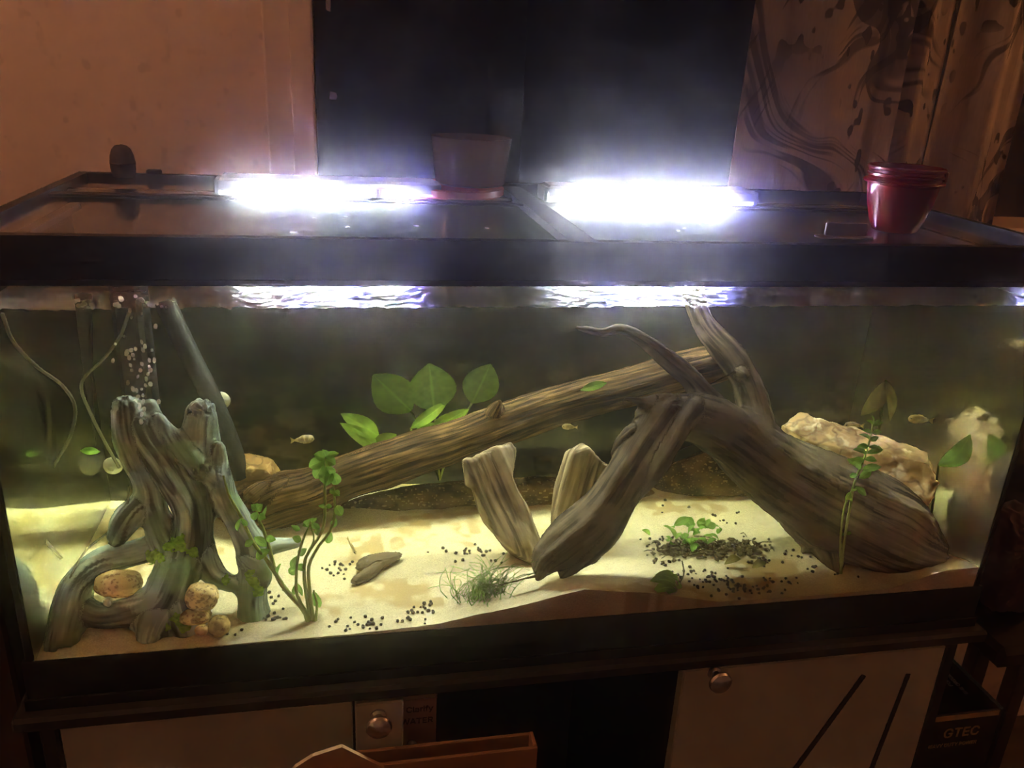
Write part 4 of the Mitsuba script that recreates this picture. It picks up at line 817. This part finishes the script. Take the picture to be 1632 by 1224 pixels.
# red lid lying flat with a clear cup on it
ld = on(728, 303, LIDZ+.006); ld[1] = .372; RL = .068
put('red_disc', mikit.ply(lathe([(0, 0), (RL-.004, 0), (RL, .003), (RL, .011), (RL-.003, .013), (RL-.010, .011), (0, .011)], (ld[0], ld[1], LIDZ+.0008), 64), 'mat_red_lid', smooth=30), label='flat dull red plastic disc lying on the left glass lid under the clear cup', category='disc')
cc = at(749, 300, .385); zc = LIDZ+.0138
cup = lathe([(0, .0), (.047, .0), (.050, .003), (.0575, .064), (.0582, .066), (.0570, .0662), (.0488, .0045), (.046, .0016), (0, .0016)], (cc[0], .385, zc), 72)
put('clear_cup', mikit.ply(cup, 'mat_clear', smooth=30), label='open clear plastic cup standing on the dull red disc', category='cup')
# ridged cap standing on the left light bar's front
c = at(600, 303, .322); prof = []
g = np.linspace(0, 2*np.pi, 97)[:-1]; rr = .0118+.0011*np.sign(np.sin(g*16)); zz = LIDZ+.0007
m = m3.CrossSection([np.stack([rr*np.cos(g), rr*np.sin(g)], 1)]).extrude(.016); q = m.to_mesh(); m = tm(q.vert_properties[:, :3], q.tri_verts); m.apply_translation([c[0], .296, zz])
put('ridged_cap', mikit.ply(m, 'mat_cap', smooth=25), label='small whitish ridged bottle cap in front of the left light bar', category='cap')
# red tub
rt = thing('red_tub', 'red plastic tub with a ringed rim standing on the right glass lid', 'tub')
c = on(1424, 368, LIDZ); S = size(60, c); z0 = LIDZ+.0008
put('body', mikit.ply(lathe([(0, 0), (.50*S, 0), (.56*S, .03*S), (.66*S, .25*S), (.78*S, .62*S), (.86*S, 1.05*S), (.875*S, 1.20*S), (.985*S, 1.235*S), (1.0*S, 1.28*S), (.975*S, 1.31*S), (.90*S, 1.33*S), (.885*S, 1.40*S), (.94*S, 1.42*S), (.945*S, 1.47*S), (.90*S, 1.49*S), (.90*S, 1.56*S), (.95*S, 1.58*S), (.955*S, 1.64*S), (.93*S, 1.66*S), (.90*S, 1.64*S), (.86*S, 1.3*S), (.80*S, .9*S), (.62*S, .25*S), (.52*S, .06*S), (0, .05*S)], (c[0], c[1], z0), 72), 'mat_red', smooth=30), rt)
tabm = rbox(.90*S, .975*S, -.22*S, .22*S, 1.34*S, 1.60*S, .004); tabm.apply_transform(trimesh.transformations.rotation_matrix(-.5, [0, 0, 1])); tabm.apply_translation([c[0], c[1], z0]); put('tab', mikit.ply(tabm, 'mat_red'), rt, label='flat grip tab')
# clear plastic handle on the right front sheet
c = on(1345, 380, LIDZ); hd = cat([rbox(c[0]-.036, c[0]+.036, c[1]-.008, c[1]+.008, LIDZ+.0005, LIDZ+.003, .001), rbox(c[0]-.026, c[0]+.030, c[1]+.000, c[1]+.004, LIDZ+.0031, LIDZ+.019, .003)])
put('lid_handle', mikit.ply(hd, M('mat_handle', [.16, .12, .10], .35)), label='small dull plastic handle at the front of the right glass lid, beside the red tub', category='handle')
# drops of condensation on the left lid
dm = trimesh.creation.icosphere(2); dps = mikit.ply(dm, 'mat_drop', smooth=True); r = rng_seed(123)
for i in range(46):
    x, y = r.uniform(380, 830), r.uniform(334, 374); c = on(x, y, LIDZ)
    if .02 < c[1] < .262 and c[0] < .605:
        s = r.uniform(.0015, .004); put('water_drop', {**dps, 'to_world': T().translate([c[0], c[1], LIDZ+.0005]).scale([s*1.5, s, s*.35])}, label='small glinting water drop on the left glass lid in front of its hinge', category='drop', group='drops on the left glass lid')
for i in range(16):
    x, y = 1068+i*5.4+r.normal(0, 2), 374-22*math.sin(i/15*1.5)+r.normal(0, 1.5); c = on(x, y, LIDZ)
    if .02 < c[1] < .262:
        s = r.uniform(.0018, .0038); put('water_drop', {**dps, 'to_world': T().translate([c[0], c[1], LIDZ+.0005]).scale([s*1.4, s, s*.35])}, label='glinting water drop in the wet streak on the right glass lid', category='drop', group='wet streak on the right glass lid')
# printed black box low on the right
bx_ = thing('battery_box', 'black printed carton with a pale edge strip, on the floor right of the cabinet', 'box')
A, B, C_ = at(1470, 1150, .10), at(1602, 1124, .10), at(1506, 1050, .33)
u = B-A; u[2] = 0; Lx = np.linalg.norm(u)+.02; u /= np.linalg.norm(u); zt = float(np.mean([A[2], B[2]])); th = math.atan2(u[1], u[0])
Mx = trimesh.transformations.rotation_matrix(th, [0, 0, 1]); Mx[:3, 3] = [B[0], B[1], zt]
def loc(m): m = m.copy(); m.apply_transform(Mx); return m
hb = zt-FLOOR
put('body', mikit.ply(loc(rbox(-.195, 0, 0, .26, -hb, 0, .003)), 'mat_box'), bx_)
put('edge_strip', mikit.ply(loc(rbox(-.007, .0006, .002, .258, -.003, .0010, .0004)), 'mat_print_teal'), bx_, label='pale teal strip along the right edge')
put('edge_strip', mikit.ply(loc(rbox(-.193, -.0075, -.0008, .0010, -.012, -.002, .0003)), 'mat_print_gold'), bx_, label='worn golden strip along the front edge')
def letter(txt, h_, bsdf, M4, lab):
    t = meshkit.text_mesh(txt, h_, .0005, bold=True); t.apply_translation(-t.bounds.mean(0)*[1, 1, 0]); t.apply_transform(M4); put('lettering', mikit.ply(loc(t), bsdf), bx_, label=lab)
RX = trimesh.transformations.rotation_matrix(np.pi/2, [1, 0, 0])
q = RX.copy(); q[:3, 3] = [-.072, -.0004, -.040]; letter('GTEC', .019, 'mat_print_gold', q, 'large dim gold lettering on the front')
q = RX.copy(); q[:3, 3] = [-.085, -.0004, -.066]; letter('HEAVY DUTY POWER', .007, 'mat_print_gold', q, 'small dim lettering line on the front')
for i, t in enumerate(('THE ORIGINAL AND BEST', 'FOR EVERY JOB')):
    q = trimesh.transformations.rotation_matrix(np.pi/2, [0, 0, 1]); q[:3, 3] = [-.040-.014*i, .10, .0002]; letter(t, .007, 'mat_print', q, 'small pale lettering line on the top')
# dark clothes heaped on a stool right of the tank
def heap(c, s, seed, sub=5, amp=.5):
    m = trimesh.creation.icosphere(sub); V = np.array(m.vertices); n = meshkit.fbm(V*1.5+seed, 4, seed)-.5; w = np.abs(meshkit.fbm(V*2.6+seed*2, 3, seed+3)-.5)
    m.vertices = V*(1+amp*n-.5*w)[:, None]*np.asarray(s)+c; return m
stl = thing('stool', 'dark stool holding the heap of clothes right of the tank', 'stool')
put('seat', mikit.ply(rbox(1.36, 1.86, .05, .45, -.14, -.10, .01), 'mat_cabinet_dark'), stl)
for x in (1.70, 1.82):
    for y in (.09, .41): put('leg', mikit.ply(rbox(x-.018, x+.018, y-.018, y+.018, FLOOR, -.1405, .003), 'mat_cabinet_dark'), stl)
for y in (.40,): put('leg', mikit.ply(rbox(1.372, 1.40, y, y+.036, FLOOR, -.1405, .003), 'mat_cabinet_dark'), stl)
put('clothes', mikit.ply(heap([1.66, .29, .02], [.18, .15, .13], 4), 'mat_cloth', smooth=True), label='dark crumpled garment heaped on the stool right of the tank', category='clothes')
put('clothes', mikit.ply(heap([1.44, .17, -.01], [.06, .08, .10], 9), 'mat_cloth_pink', smooth=True), label='dull pinkish garment at the left of the heap beside the tank', category='clothes')
put('clothes', mikit.ply(heap([1.66, .09, -.05], [.14, .07, .06], 15), 'mat_cloth_blue', smooth=True), label='dull grey blue garment at the front of the heap beside the tank', category='clothes')
